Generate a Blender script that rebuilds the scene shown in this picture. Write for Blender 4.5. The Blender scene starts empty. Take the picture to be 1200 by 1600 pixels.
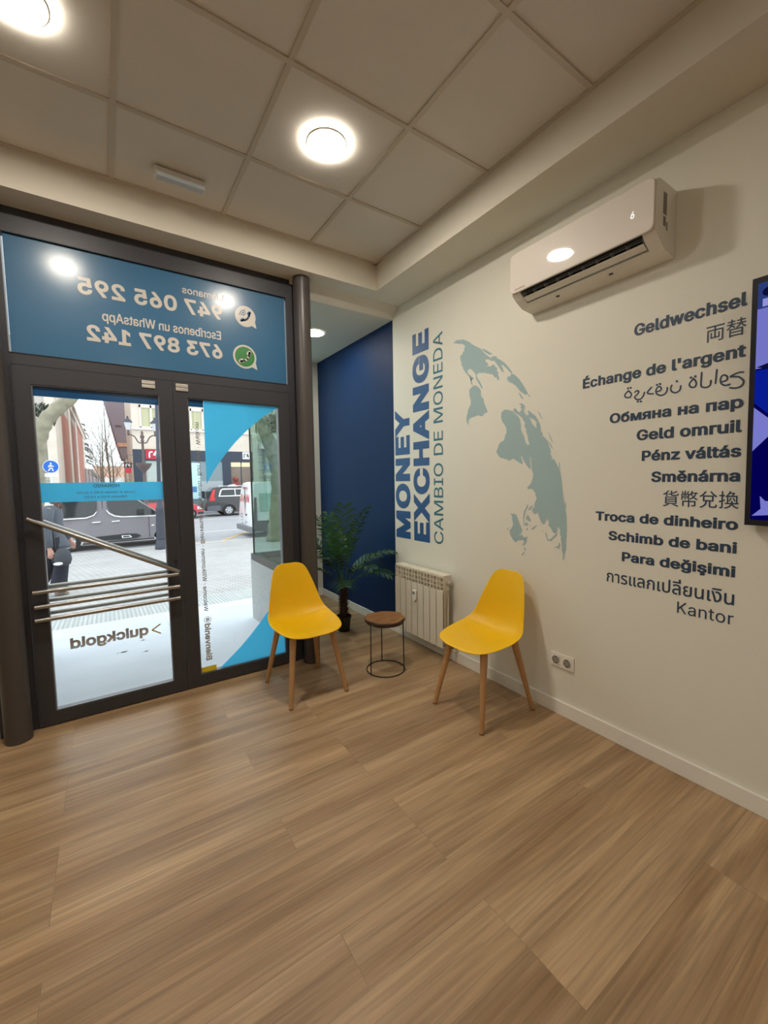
import bpy, bmesh, math, os, random
from mathutils import Vector, Matrix, geometry
import numpy as np

random.seed(7)
SC = bpy.context.scene
COL = SC.collection

# ------------------------------------------------------------------ camera
cam = bpy.data.cameras.new('camera')
cam.sensor_fit = 'VERTICAL'; cam.sensor_height = 36.0
cam.lens = 653.8154 / 1600.0 * 36.0
cam.clip_start = 0.02; cam.clip_end = 400
camo = bpy.data.objects.new('camera', cam); COL.objects.link(camo)
RT = Vector((0.83263256, -0.55361285, -0.01535678))
DN = Vector((-0.05453374, -0.05436179, -0.99703103))
FW = Vector((0.55113437, 0.83099796, -0.07545397))
camo.matrix_world = Matrix(((RT.x, -DN.x, -FW.x, -2.21124), (RT.y, -DN.y, -FW.y, -3.10377),
                            (RT.z, -DN.z, -FW.z, 1.42), (0, 0, 0, 1)))
SC.camera = camo

# ------------------------------------------------------------------ world, exposure
SC.view_settings.view_transform = 'Standard'
SC.view_settings.look = 'None'
SC.view_settings.gamma = 1.0
SC.view_settings.exposure = 0.0
try: SC.view_settings.use_curve_mapping = False
except Exception: pass
W = bpy.data.worlds.new('overcast_sky'); SC.world = W; W.use_nodes = True
wn = W.node_tree.nodes; wl = W.node_tree.links
SKY = 2.55
bg = wn['Background']; bg.inputs[1].default_value = SKY
tc = wn.new('ShaderNodeTexCoord'); nz = wn.new('ShaderNodeTexNoise'); nz.inputs['Scale'].default_value = 2.5
cr = wn.new('ShaderNodeValToRGB')
cr.color_ramp.elements[0].color = (0.80, 0.92, 1.0, 1); cr.color_ramp.elements[1].color = (0.96, 0.99, 1.0, 1)
wl.new(tc.outputs['Generated'], nz.inputs['Vector']); wl.new(nz.outputs['Fac'], cr.inputs['Fac']); wl.new(cr.outputs['Color'], bg.inputs[0])
LAMP = 240.0            # radiance of the ceiling downlights

# ------------------------------------------------------------------ helpers
def S(r, g, b):
    f = lambda c: (c/255/12.92) if c/255 <= .04045 else ((c/255+.055)/1.055)**2.4
    return (f(r), f(g), f(b), 1)

MATS = {}
def mat(name, col, rough=.5, metal=0, spec=.5, coat=0, coat_rough=.03, vary=0, vscale=8, bump=0, bscale=60, ior=None, stretch=None):
    if name in MATS: return MATS[name]
    m = bpy.data.materials.new(name); m.use_nodes = True
    n = m.node_tree.nodes; l = m.node_tree.links; p = n['Principled BSDF']
    p.inputs['Base Color'].default_value = col; p.inputs['Roughness'].default_value = rough
    p.inputs['Metallic'].default_value = metal; p.inputs['Specular IOR Level'].default_value = spec
    p.inputs['Coat Weight'].default_value = coat; p.inputs['Coat Roughness'].default_value = coat_rough
    if ior: p.inputs['Coat IOR'].default_value = ior
    t = n.new('ShaderNodeTexCoord'); src = t.outputs['Object']
    if stretch:
        mp = n.new('ShaderNodeMapping'); mp.inputs['Scale'].default_value = stretch; l.new(src, mp.inputs['Vector']); src = mp.outputs['Vector']
    if vary:
        z = n.new('ShaderNodeTexNoise'); z.inputs['Scale'].default_value = vscale; z.inputs['Detail'].default_value = 5
        l.new(src, z.inputs['Vector'])
        mx = n.new('ShaderNodeMix'); mx.data_type = 'RGBA'
        mx.inputs[6].default_value = tuple(c*(1-vary) for c in col[:3])+(1,)
        mx.inputs[7].default_value = tuple(min(1, c*(1+vary)) for c in col[:3])+(1,)
        l.new(z.outputs['Fac'], mx.inputs[0]); l.new(mx.outputs[2], p.inputs['Base Color'])
    if bump:
        z = n.new('ShaderNodeTexNoise'); z.inputs['Scale'].default_value = bscale; z.inputs['Detail'].default_value = 4
        l.new(src, z.inputs['Vector'])
        b = n.new('ShaderNodeBump'); b.inputs['Strength'].default_value = bump; b.inputs['Distance'].default_value = .004
        l.new(z.outputs['Fac'], b.inputs['Height']); l.new(b.outputs['Normal'], p.inputs['Normal'])
    MATS[name] = m
    return m

def emit(name, col, strength):
    if name in MATS: return MATS[name]
    m = bpy.data.materials.new(name); m.use_nodes = True
    n = m.node_tree.nodes; l = m.node_tree.links; n.remove(n['Principled BSDF'])
    e = n.new('ShaderNodeEmission'); e.inputs[0].default_value = col; e.inputs[1].default_value = strength
    l.new(e.outputs[0], n['Material Output'].inputs[0]); MATS[name] = m
    return m

def glass(name, tint=(1, 1, 1, 1), refl=1.0, rough=0.0):
    if name in MATS: return MATS[name]
    m = bpy.data.materials.new(name); m.use_nodes = True
    n = m.node_tree.nodes; l = m.node_tree.links; n.remove(n['Principled BSDF'])
    t = n.new('ShaderNodeBsdfTransparent'); t.inputs[0].default_value = tint
    g = n.new('ShaderNodeBsdfGlossy'); g.inputs['Roughness'].default_value = rough; g.inputs[0].default_value = (1, 1, 1, 1)
    f = n.new('ShaderNodeFresnel'); f.inputs[0].default_value = 1.5
    k = n.new('ShaderNodeMath'); k.operation = 'MULTIPLY'; k.inputs[1].default_value = refl
    x = n.new('ShaderNodeMixShader')
    l.new(f.outputs[0], k.inputs[0]); l.new(k.outputs[0], x.inputs[0]); l.new(t.outputs[0], x.inputs[1]); l.new(g.outputs[0], x.inputs[2])
    l.new(x.outputs[0], n['Material Output'].inputs[0]); MATS[name] = m
    return m

def film(name, col, trans=.6, clear=.1):
    """coloured vinyl film: part diffuse, part translucent, a little see-through"""
    if name in MATS: return MATS[name]
    m = bpy.data.materials.new(name); m.use_nodes = True
    n = m.node_tree.nodes; l = m.node_tree.links; n.remove(n['Principled BSDF'])
    d = n.new('ShaderNodeBsdfDiffuse'); d.inputs[0].default_value = col
    t = n.new('ShaderNodeBsdfTranslucent'); t.inputs[0].default_value = col
    a = n.new('ShaderNodeMixShader'); a.inputs[0].default_value = trans
    tr = n.new('ShaderNodeBsdfTransparent'); tr.inputs[0].default_value = col
    b = n.new('ShaderNodeMixShader'); b.inputs[0].default_value = clear
    l.new(d.outputs[0], a.inputs[1]); l.new(t.outputs[0], a.inputs[2]); l.new(a.outputs[0], b.inputs[1]); l.new(tr.outputs[0], b.inputs[2])
    l.new(b.outputs[0], n['Material Output'].inputs[0]); MATS[name] = m
    return m

class MB:
    def __init__(s): s.b = bmesh.new(); s.mi = 0
    def face(s, vs):
        try:
            f = s.b.faces.new(vs); f.material_index = s.mi; return f
        except ValueError: return None
    def poly(s, pts): return s.face([s.b.verts.new(p) for p in pts])
    def box(s, x0, x1, y0, y1, z0, z1, bev=0):
        v = [s.b.verts.new((x, y, z)) for x in (x0, x1) for y in (y0, y1) for z in (z0, z1)]
        fs = [s.face([v[i] for i in q]) for q in ((0, 1, 3, 2), (4, 6, 7, 5), (0, 4, 5, 1), (2, 3, 7, 6), (0, 2, 6, 4), (1, 5, 7, 3))]
        if bev:
            es = set(e for f in fs for e in f.edges)
            r = bmesh.ops.bevel(s.b, geom=list(es), offset=bev, segments=2, affect='EDGES', profile=.7)
            for f in r['faces']: f.material_index = s.mi
        return s
    def ring(s, c, ax, ay, rx, ry, seg):
        return [s.b.verts.new(Vector(c)+ax*(rx*math.cos(2*math.pi*i/seg))+ay*(ry*math.sin(2*math.pi*i/seg))) for i in range(seg)]
    def bridge(s, r0, r1):
        n = len(r0)
        for i in range(n): s.face([r0[i], r0[(i+1) % n], r1[(i+1) % n], r1[i]])
    def tube(s, pts, r, seg=8, cap=True, closed=False, flat=1.0, up=None):
        P = [Vector(p) for p in pts]; n = len(P)
        R = r if isinstance(r, (list, tuple)) else [r]*n
        rings = []; prev = None
        for i in range(n):
            if closed: t = P[(i+1) % n]-P[i-1]
            else: t = P[min(i+1, n-1)]-P[max(i-1, 0)]
            t.normalize()
            if prev is None:
                a = Vector(up) if up else (Vector((0, 0, 1)) if abs(t.z) < .9 else Vector((1, 0, 0)))
                ax = a.cross(t).normalized()
            else: ax = (prev-t*prev.dot(t)).normalized()
            prev = ax; ay = t.cross(ax)
            rings.append(s.ring(P[i], ax, ay, R[i], R[i]*flat, seg))
        for i in range(n-1): s.bridge(rings[i], rings[i+1])
        if closed: s.bridge(rings[-1], rings[0])
        elif cap: s.face(rings[0][::-1]); s.face(rings[-1])
        return s
    def lathe(s, prof, c=(0, 0, 0), seg=24, axis='z', cap=True):
        c = Vector(c); ax, ay, az = {'z': (Vector((1, 0, 0)), Vector((0, 1, 0)), Vector((0, 0, 1))),
                         'y': (Vector((0, 0, 1)), Vector((1, 0, 0)), Vector((0, 1, 0))),
                         'x': (Vector((0, 1, 0)), Vector((0, 0, 1)), Vector((1, 0, 0)))}[axis]
        rs = [s.ring(c+az*h, ax, ay, r, r, seg) for r, h in prof]
        for i in range(len(rs)-1): s.bridge(rs[i], rs[i+1])
        if cap: s.face(rs[0][::-1]); s.face(rs[-1])
        return s
    def prism(s, pts, fn, d0, d1):
        """2-D polygon extruded; fn(a, b, d) -> xyz"""
        a = [s.b.verts.new(fn(p[0], p[1], d0)) for p in pts]; b = [s.b.verts.new(fn(p[0], p[1], d1)) for p in pts]
        n = len(pts); s.face(a[::-1]); s.face(b)
        for i in range(n): s.face([a[i], a[(i+1) % n], b[(i+1) % n], b[i]])
        return s
    def grid(s, rows, closed_u=False):
        V = [[s.b.verts.new(p) for p in r] for r in rows]
        for i in range(len(V)-1):
            m = len(V[i])
            for j in range(m if closed_u else m-1): s.face([V[i][j], V[i][(j+1) % m], V[i+1][(j+1) % m], V[i+1][j]])
        return V
    def build(s, name, mats, parent=None, smooth=False, local=False, recalc=True, auto=None):
        if recalc: bmesh.ops.recalc_face_normals(s.b, faces=s.b.faces[:])
        me = bpy.data.meshes.new(name)
        if parent is not None and not local:
            o = parent; off = Vector((0, 0, 0))
            while o: off += Vector(o.location); o = o.parent
            bmesh.ops.translate(s.b, vec=-off, verts=s.b.verts[:])
        s.b.to_mesh(me); s.b.free()
        for m in (mats if isinstance(mats, (list, tuple)) else [mats]): me.materials.append(m)
        if smooth or auto:
            for p in me.polygons: p.use_smooth = True
            if auto and hasattr(me, 'set_sharp_from_angle'): me.set_sharp_from_angle(angle=math.radians(auto))
        ob = bpy.data.objects.new(name, me); COL.objects.link(ob)
        if parent is not None: ob.parent = parent
        return ob

def tag(o, label=None, cat=None, group=None, kind=None):
    if label: o['label'] = label
    if cat: o['category'] = cat
    if group: o['group'] = group
    if kind: o['kind'] = kind
    return o
def thing(name, label, cat, loc, rz=0, group=None, kind=None):
    o = bpy.data.objects.new(name, None); COL.objects.link(o); o.empty_display_size = .1
    o.location = loc; o.rotation_euler = (0, 0, rz)
    return tag(o, label, cat, group, kind)
def struct(o, label=None): o['kind'] = 'structure'; tag(o, label); return o
def smoothmod(o, lv=1):
    m = o.modifiers.new('subsurf', 'SUBSURF'); m.levels = lv; m.render_levels = lv

# ------------------------------------------------------------------ lettering
FONT = None
try:
    FONT = bpy.data.fonts.load(os.path.join(bpy.utils.system_resource('DATAFILES'), 'fonts', 'Inter.woff2'))
except Exception: FONT = None

def contours(body, font, res=4, space=1):
    c = bpy.data.curves.new('t', 'FONT'); c.body = body; c.size = 1; c.space_character = space
    if font: c.font = font
    o = bpy.data.objects.new('t', c); COL.objects.link(o)
    dg = bpy.context.evaluated_depsgraph_get(); cu = o.evaluated_get(dg).to_curve(dg); out = []
    for s in cu.splines:
        P = []
        if s.type == 'BEZIER':
            bp = s.bezier_points; n = len(bp)
            for i in range(n):
                a, b = bp[i], bp[(i+1) % n]; p0, p1, p2, p3 = a.co, a.handle_right, b.handle_left, b.co
                d = p3-p0
                if d.length < 1e-6: continue
                st = (p1-p0).cross(d).length < 2e-3*d.length*max(d.length, .02) and (p2-p0).cross(d).length < 2e-3*d.length*max(d.length, .02)
                k = 1 if st else res
                for j in range(k):
                    t = j/k; q = (1-t)**3*p0+3*(1-t)**2*t*p1+3*(1-t)*t*t*p2+t**3*p3; P.append((q.x, q.y))
        else: P = [(p.co.x, p.co.y) for p in s.points]
        if len(P) > 2: out.append(P)
    bpy.data.objects.remove(o); bpy.data.curves.remove(c)
    return out

def fill(mb, cs, place, evenodd=False):
    """fill closed contours (non-zero winding), robust against overlaps"""
    pts = []; edges = []
    for P in cs:
        k = len(pts); pts += [Vector(p) for p in P]; edges += [(k+i, k+(i+1) % len(P)) for i in range(len(P))]
    if len(pts) < 3: return
    v, e, f, *_ = geometry.delaunay_2d_cdt(pts, edges, [], 0, 1e-6)
    A = np.array([c for P in cs for c in P]); B = np.array([P[(i+1) % len(P)] for P in cs for i in range(len(P))])
    V = [mb.b.verts.new(place(p[0], p[1])) for p in v]
    if not f: return
    tri = np.array([[v[i][:] for i in t] for t in f]); cx = tri[:, :, 0].mean(1)[:, None]; cy = tri[:, :, 1].mean(1)[:, None]
    up = (A[None, :, 1] <= cy) & (B[None, :, 1] > cy); dn = (A[None, :, 1] > cy) & (B[None, :, 1] <= cy)
    cr_ = (B[None, :, 0]-A[None, :, 0])*(cy-A[None, :, 1])-(cx-A[None, :, 0])*(B[None, :, 1]-A[None, :, 1])
    wnd = (up & (cr_ > 0)).sum(1)-(dn & (cr_ < 0)).sum(1)
    for t, w_ in zip(f, wnd):
        if (w_ % 2 if evenodd else w_): mb.face([V[i] for i in t])

def stroke_polys(P, w, closed=True, ends=6):
    out = []; n = len(P)
    for i in range(n if closed else n-1):
        a = Vector(P[i]); b = Vector(P[(i+1) % n]); d = b-a
        if d.length < 1e-9: continue
        q = Vector((-d.y, d.x)).normalized()*w
        out.append([tuple(a+q), tuple(a-q), tuple(b-q), tuple(b+q)])
    for i, p in enumerate(P):
        if closed and n > 2:
            u = Vector(p)-Vector(P[i-1]); v = Vector(P[(i+1) % n])-Vector(p)
            if u.length < 1e-9 or v.length < 1e-9: continue
            an = u.angle(v)
            if an < .12: continue
            if an < 2.2:                                # mitred corner
                n1 = Vector((-u.y, u.x)).normalized(); n2 = Vector((-v.y, v.x)).normalized(); q = Vector(p); b = (n1+n2); b = b/(b.dot(b))*2*w*.5*2/2
                b = (n1+n2); b = b*(2*w/(b.dot(b)))
                for s in (1, -1):
                    K = [tuple(q), tuple(q+s*n1*w), tuple(q+s*b), tuple(q+s*n2*w)]
                    out.append(K if area(K) > 0 else K[::-1])
                continue
        out.append([(p[0]+w*math.cos(2*math.pi*k/ends), p[1]+w*math.sin(2*math.pi*k/ends)) for k in range(ends)])
    return out
def strokes(mb, P, w, place, closed=True, ends=6):
    fill(mb, stroke_polys(P, w, closed, ends), place)
def area(P): return sum(P[i-1][0]*P[i][1]-P[i][0]*P[i-1][1] for i in range(len(P)))/2

CAPH = {}
def text(name, body, width, cap, place, m, weight=0, parent=None, font='inter', bbox_h=False, res=4, space=1):
    """vinyl lettering: laid from x=0 to width, baseline y=0, capital height cap"""
    f = FONT if font == 'inter' else None
    weight, wy = weight if isinstance(weight, tuple) else (weight, weight)
    cs = []; x = 0
    cs = contours(body, f, res, space)
    if f not in CAPH:
        H = contours('H', f); CAPH[f] = max(p[1] for c in H for p in c)
    X = [p[0] for c in cs for p in c]; Y = [p[1] for c in cs for p in c]
    x0, x1 = min(X), max(X); sx = (width-2*weight)/(x1-x0)
    if bbox_h: y0 = min(Y); sy = (cap-2*wy)/(max(Y)-y0)
    else: y0 = 0; sy = (cap-2*wy)/CAPH[f]
    cs = [[((px-x0)*sx+weight, (py-y0)*sy+wy) for px, py in c] for c in cs]
    mb = MB()
    # fill glyph clusters separately (fast)
    box = [(min(p[0] for p in c), max(p[0] for p in c), c) for c in cs]; box.sort(key=lambda t: t[0])
    cl = []
    for a, b, c in box:
        if cl and a <= cl[-1][0]: cl[-1][0] = max(cl[-1][0], b); cl[-1][1].append(c)
        else: cl.append([b, [c]])
    for _, g in cl:
        if area(max(g, key=lambda c: abs(area(c)))) < 0: g = [c[::-1] for c in g]
        if weight:
            k = wy/weight; g = [[(a, b/k) for a, b in c] for c in g]; g = g+[q for c in g for q in stroke_polys(c, weight)]
            g = [[(a, b*k) for a, b in c] for c in g]
        fill(mb, g, place)
    return mb.build(name, m, parent, recalc=False)
# ------------------------------------------------------------------ materials
M_WALL = mat('white_wall_paint', S(232, 229, 216), .55, spec=.35, bump=.05, bscale=220)
M_CEIL = mat('plasterboard_white', S(226, 220, 206), .7, spec=.25, bump=.04, bscale=150)
M_BLUE = mat('navy_wall_paint', S(4, 42, 86), .6, spec=.25, bump=.05, bscale=220)
M_BASE = mat('baseboard_white', S(238, 234, 224), .35)
M_FRAME = mat('graphite_aluminium', S(60, 60, 65), .42, metal=.15, spec=.5, vary=.06, vscale=3)
M_FRAMED = mat('graphite_gasket', S(24, 24, 26), .6)
M_COLUMN = mat('graphite_column_paint', S(74, 69, 67), .38, spec=.5)
M_STEEL = mat('brushed_steel', S(176, 174, 170), .3, metal=1)
M_CHROME = mat('satin_nickel', S(225, 220, 212), .3, metal=.85)
M_GLASS = glass('clear_glass', (.97, .985, .98, 1), .8)
M_GLASSG = glass('greenish_shop_glass', (.74, .82, .79, 1), .15)
M_BLACK = mat('black_wire', S(20, 20, 24), .45)
M_YELLOW = mat('yellow_plastic', S(242, 190, 2), .42, spec=.45, bump=.03, bscale=500)
M_BEECH = mat('beech_wood', S(182, 138, 92), .5, vary=.18, vscale=14, stretch=(6, 6, .8))
M_LETTER = mat('slate_blue_vinyl', S(44, 66, 90), .5)
M_NAVYL = mat('royal_navy_vinyl', S(38, 84, 140), .45)
M_TEAL = mat('teal_vinyl', S(48, 112, 128), .5)
M_MAP = mat('grey_green_vinyl', S(164, 188, 190), .5)
M_WHITEP = mat('white_plastic', S(236, 232, 222), .35)
M_FILM = film('sky_blue_film', S(92, 206, 250), .78, .06)
M_FILMD = mat('navy_film', S(20, 78, 128), .22, spec=.5)
M_TRANSOM = mat('petrol_blue_film', S(38, 100, 140), .5, spec=.4, coat=.45, coat_rough=.2, ior=1.65)
M_WLET = mat('pale_grey_vinyl', S(205, 200, 192), .4, coat=.3, coat_rough=.24)
M_GREYL = mat('mid_grey_vinyl', S(186, 187, 190), .5)
M_GREYD = mat('dark_grey_vinyl', S(128, 128, 130), .5)
M_GOLD = mat('ochre_vinyl', S(196, 160, 62), .5)
M_YELLOWF = mat('yellow_vinyl', S(235, 208, 30), .5)
M_GREEN = mat('leaf_green_vinyl', S(52, 128, 66), .4, coat=.6, coat_rough=.1)

# wood-look floor
def floor_mat():
    m = bpy.data.materials.new('oak_plank_floor'); m.use_nodes = True
    n = m.node_tree.nodes; l = m.node_tree.links; p = n['Principled BSDF']
    tc = n.new('ShaderNodeTexCoord')
    br = n.new('ShaderNodeTexBrick'); br.offset = .37; br.offset_frequency = 3; br.squash = 1
    br.inputs['Scale'].default_value = 1; br.inputs['Brick Width'].default_value = 1.22; br.inputs['Row Height'].default_value = .182
    br.inputs['Mortar Size'].default_value = .0012; br.inputs['Mortar Smooth'].default_value = .3; br.inputs['Bias'].default_value = 0
    br.inputs['Color1'].default_value = (0, 0, 0, 1); br.inputs['Color2'].default_value = (1, 1, 1, 1); br.inputs['Mortar'].default_value = (.5, .5, .5, 1)
    l.new(tc.outputs['Object'], br.inputs['Vector'])
    sh = n.new('ShaderNodeVectorMath'); sh.operation = 'MULTIPLY_ADD'; sh.inputs[1].default_value = (7.3, 3.1, 5.7)
    l.new(br.outputs['Color'], sh.inputs[0]); l.new(tc.outputs['Object'], sh.inputs[2])
    def grain(scale, sx, sy, det, dist):
        mp = n.new('ShaderNodeMapping'); mp.inputs['Scale'].default_value = (sx, sy, 1); l.new(sh.outputs[0], mp.inputs['Vector'])
        z = n.new('ShaderNodeTexNoise'); z.inputs['Scale'].default_value = scale; z.inputs['Detail'].default_value = det
        z.inputs['Distortion'].default_value = dist; l.new(mp.outputs[0], z.inputs['Vector']); return z
    g1 = grain(1.0, .75, 9, 5, .5); g2 = grain(1.0, 2.5, 75, 6, .6); g3 = grain(1.0, .5, 3.2, 3, .8)
    r1 = n.new('ShaderNodeValToRGB'); e = r1.color_ramp.elements
    e[0].position = .3; e[0].color = S(158, 124, 87); e[1].position = .7; e[1].color = S(196, 164, 125)
    l.new(g1.outputs['Fac'], r1.inputs['Fac'])
    def mul(a, b, fac):
        x = n.new('ShaderNodeMix'); x.data_type = 'RGBA'; x.blend_type = 'MULTIPLY'; x.inputs[0].default_value = fac
        l.new(a, x.inputs[6]); l.new(b, x.inputs[7]); return x.outputs[2]
    def rng(src, lo, hi, a=.3, b=.7):
        q = n.new('ShaderNodeMapRange'); q.inputs[1].default_value = a; q.inputs[2].default_value = b; q.inputs[3].default_value = lo; q.inputs[4].default_value = hi
        l.new(src, q.inputs[0]); return q.outputs[0]
    c = mul(r1.outputs['Color'], rng(g2.outputs['Fac'], .60, 1.12), .8)
    c = mul(c, rng(g3.outputs['Fac'], .80, 1.08), .9)
    c = mul(c, rng(br.outputs['Color'], .94, 1.03, 0, 1), 1)
    seam = rng(br.outputs['Fac'], 1.0, .62, 0, 1)
    c = mul(c, seam, .7)
    l.new(c, p.inputs['Base Color'])
    l.new(rng(g2.outputs['Fac'], .34, .46), p.inputs['Roughness']); p.inputs['Specular IOR Level'].default_value = .5
    b = n.new('ShaderNodeBump'); b.inputs['Strength'].default_value = .12; b.inputs['Distance'].default_value = .002
    l.new(g2.outputs['Fac'], b.inputs['Height']); l.new(b.outputs[0], p.inputs['Normal'])
    return m
M_FLOOR = floor_mat()

# ------------------------------------------------------------------ room shell
XL, YB = -5.6, -7.5
m = MB(); m.box(XL, 0, YB, .03, -.12, 0); m.box(-.81, 0, .03, 1.60, -.12, 0); m.box(-.2, 0, 1.60, 1.64, -.12, 0)
struct(m.build('floor', M_FLOOR), 'oak-look vinyl plank floor')
m = MB(); m.box(0, .2, YB, .046, -.12, 3.3); struct(m.build('wall_right', M_WALL), 'white wall with the lettering')
m = MB(); m.box(0, .2, .046, 1.64, -.12, 2.95); struct(m.build('wall_alcove', M_BLUE), 'navy painted wall of the window alcove')
m = MB(); m.box(-.2, .2, 1.64, 1.82, -.3, 2.95); struct(m.build('wall_front', M_WALL), 'white pier at the end of the alcove')
m = MB(); m.box(XL, -2.78, 0, .2, -.12, 3.3); struct(m.build('wall_front_left', M_WALL))
m = MB(); m.box(XL-.2, XL, YB, .2, -.12, 3.3); struct(m.build('wall_left', M_WALL))
m = MB(); m.box(XL-.2, .2, YB-.2, YB, -.12, 3.3); struct(m.build('wall_back', M_WALL))
m = MB(); m.prism([(-.209, 3.3), (-.209, 2.924), (-.06, 2.924), (.046, 2.842), (1.72, 2.842), (1.72, 3.3)], lambda a, b, d: (d, a, b), -.985, 0)
m.box(XL, -.985, -.209, .05, 2.924, 3.3); m.box(-.33, 0, YB, -.209, 2.924, 3.3)
struct(m.build('ceiling_soffit', M_CEIL), 'plasterboard soffit around the tiled ceiling')
# tiled ceiling: panels and exposed T bars
TILE = mat('mineral_ceiling_tile', S(224, 219, 210), .85, spec=.15, vary=.04, vscale=5, bump=.15, bscale=400)
TBAR = mat('painted_ceiling_bar', S(205, 196, 180), .5)
m = MB(); m.box(XL, -.33, YB, -.209, 3.126, 3.3)
m.mi = 1
xs = [-.8912-.6*k for k in range(8)]; ys = [-.7812-.6*k for k in range(12)]
for x in xs: m.box(x-.012, x+.012, YB, -.209, 3.119, 3.127)
for y in ys: m.box(XL, -.33, y-.012, y+.012, 3.1185, 3.127)
m.box(-.35, -.33, YB, -.209, 3.117, 3.127); m.box(XL, -.33, -.229, -.209, 3.117, 3.127)
struct(m.build('ceiling', [TILE, TBAR]), 'suspended ceiling of square tiles')
# baseboards
m = MB(); m.box(-.014, -.0005, YB, 1.6395, .0005, .083, bev=.003); struct(m.build('baseboard_right', M_BASE))
m = MB(); m.box(-.2, -.0145, 1.626, 1.6395, .0005, .083, bev=.003); struct(m.build('baseboard_front', M_BASE))

# ------------------------------------------------------------------ alcove shop window (side and front panes on granite)
GRAN = mat('grey_granite', S(166, 169, 168), .5, vary=.5, vscale=70)
m = MB(); m.box(-.88, -.81, .06, 1.66, -.35, .55); m.box(-.81, -.2, 1.60, 1.66, -.35, .55)
wing = struct(m.build('wall_shopfront_plinth', GRAN), 'grey granite plinth of the display window')
win2 = bpy.data.objects.new('window_2', None); COL.objects.link(win2); struct(win2, 'display window beside the entrance')
m = MB(); m.box(-.875, -.815, .06, 1.66, .55, .62); m.box(-.815, -.2, 1.60, 1.66, .55, .62); m.box(-.852, -.838, 1.632, 1.646, .62, 2.95)
m.build('window_frame', M_FRAME, win2)
m = MB(); m.box(-.849, -.841, .06, 1.632, .62, 2.95); m.build('side_pane', M_GLASSG, win2)
m = MB(); m.box(-.838, -.2, 1.634, 1.642, .62, 2.95); m.build('front_pane', M_GLASSG, win2)

# ------------------------------------------------------------------ entrance: columns, frame, transom, two door leaves
for nm, x, lab in (('column_right', -.918, 'round graphite column right of the doors'), ('column_left', -2.69, 'round graphite column left of the doors')):
    m = MB(); m.lathe([(.062, 0), (.062, 2.9235)], (x, -.09, 0), 40); struct(m.build(nm, M_COLUMN, smooth=False, auto=40), lab)
m = MB()
m.box(-2.78, -2.61, -.02, .05, 0, 2.9235); m.box(-1.018, -.865, -.02, .05, 0, 2.9235)     # posts
m.box(-2.61, -1.018, -.02, .05, 2.79, 2.9235); m.box(-2.61, -1.018, -.02, .05, 2.092, 2.152)  # head and transom bar
m.box(-2.61, -1.018, -.012, .05, 0, .006)
df = struct(m.build('door_frame', M_FRAME), 'graphite aluminium door frame')
m = MB()
for z in (2.150, 2.786): m.box(-2.61, -1.03, -.0235, -.0195, z, z+.004)
m.box(-2.61, -1.018, -.0225, -.019, 2.087, 2.0925)
m.build('frame_gasket', M_FRAMED, df)
win = bpy.data.objects.new('window_1', None); COL.objects.link(win); win.location = (-1.81, 0, 2.15); struct(win, 'blue filmed transom window above the doors')
m = MB(); m.box(-2.602, -1.026, -.008, .012, 2.154, 2.788); pane = m.build('filmed_pane', M_TRANSOM, win)
def tr(xs, zb): return lambda x, y: (xs-x, -.0095, zb+y)
text('phone_lettering', '947 065 295', .81, .096, tr(-1.474, 2.540), M_WLET, .005, pane)
text('phone_lettering', '673 897 142', .77, .094, tr(-1.484, 2.276), M_WLET, .005, pane)
text('small_lettering', 'Llámanos', .26, .044, tr(-1.462, 2.668), M_WLET, .0012, pane)
text('small_lettering', 'Escríbenos un WhatsApp', .683, .056, tr(-1.489, 2.405), M_WLET, .0014, pane)
def bubble(cx, cz, r, ring):
    P = [(cx+r*math.cos(a), cz+r*math.sin(a)) for a in [math.radians(-22+2*i) for i in range(0, 165)]]
    P += [(cx+r*1.06, cz-r*1.0)]
    mb = MB(); fill(mb, [P], lambda x, z: (x, -.0095, z)); mb.build('bubble_emblem', M_WLET, pane, recalc=False)
    mb = MB()
    if ring:
        fill(mb, [[(cx+r*.84*math.cos(a), cz+r*.84*math.sin(a)) for a in [2*math.pi*i/40 for i in range(40)]]], lambda x, z: (x, -.0105, z))
        mb.build('bubble_emblem', M_GREEN, pane, recalc=False); mb = MB()
    pl = lambda x, z: (cx-x*r, -.0115, cz+z*r)
    H = [(-.42, .40), (-.36, .10), (-.20, -.16), (.04, -.36), (.36, -.44)]
    for i in range(4): strokes(mb, [H[i], H[i+1]], .09, pl, closed=False, ends=8)
    strokes(mb, [(-.42, .42), (-.30, .30)], .15, pl, closed=False, ends=8); strokes(mb, [(.40, -.44), (.26, -.32)], .15, pl, closed=False, ends=8)
    if not ring:
        for q in (.22, .40, .58):
            strokes(mb, [(-.02+q*math.cos(math.radians(a)), .02+q*math.sin(math.radians(a))) for a in (5, 25, 45, 65, 85)], .045, pl, closed=False)
    mb.build('handset_emblem', M_WLET if ring else M_TRANSOM, pane, recalc=False)
bubble(-1.316, 2.597, .072, False); bubble(-1.331, 2.315, .082, True)

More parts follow.
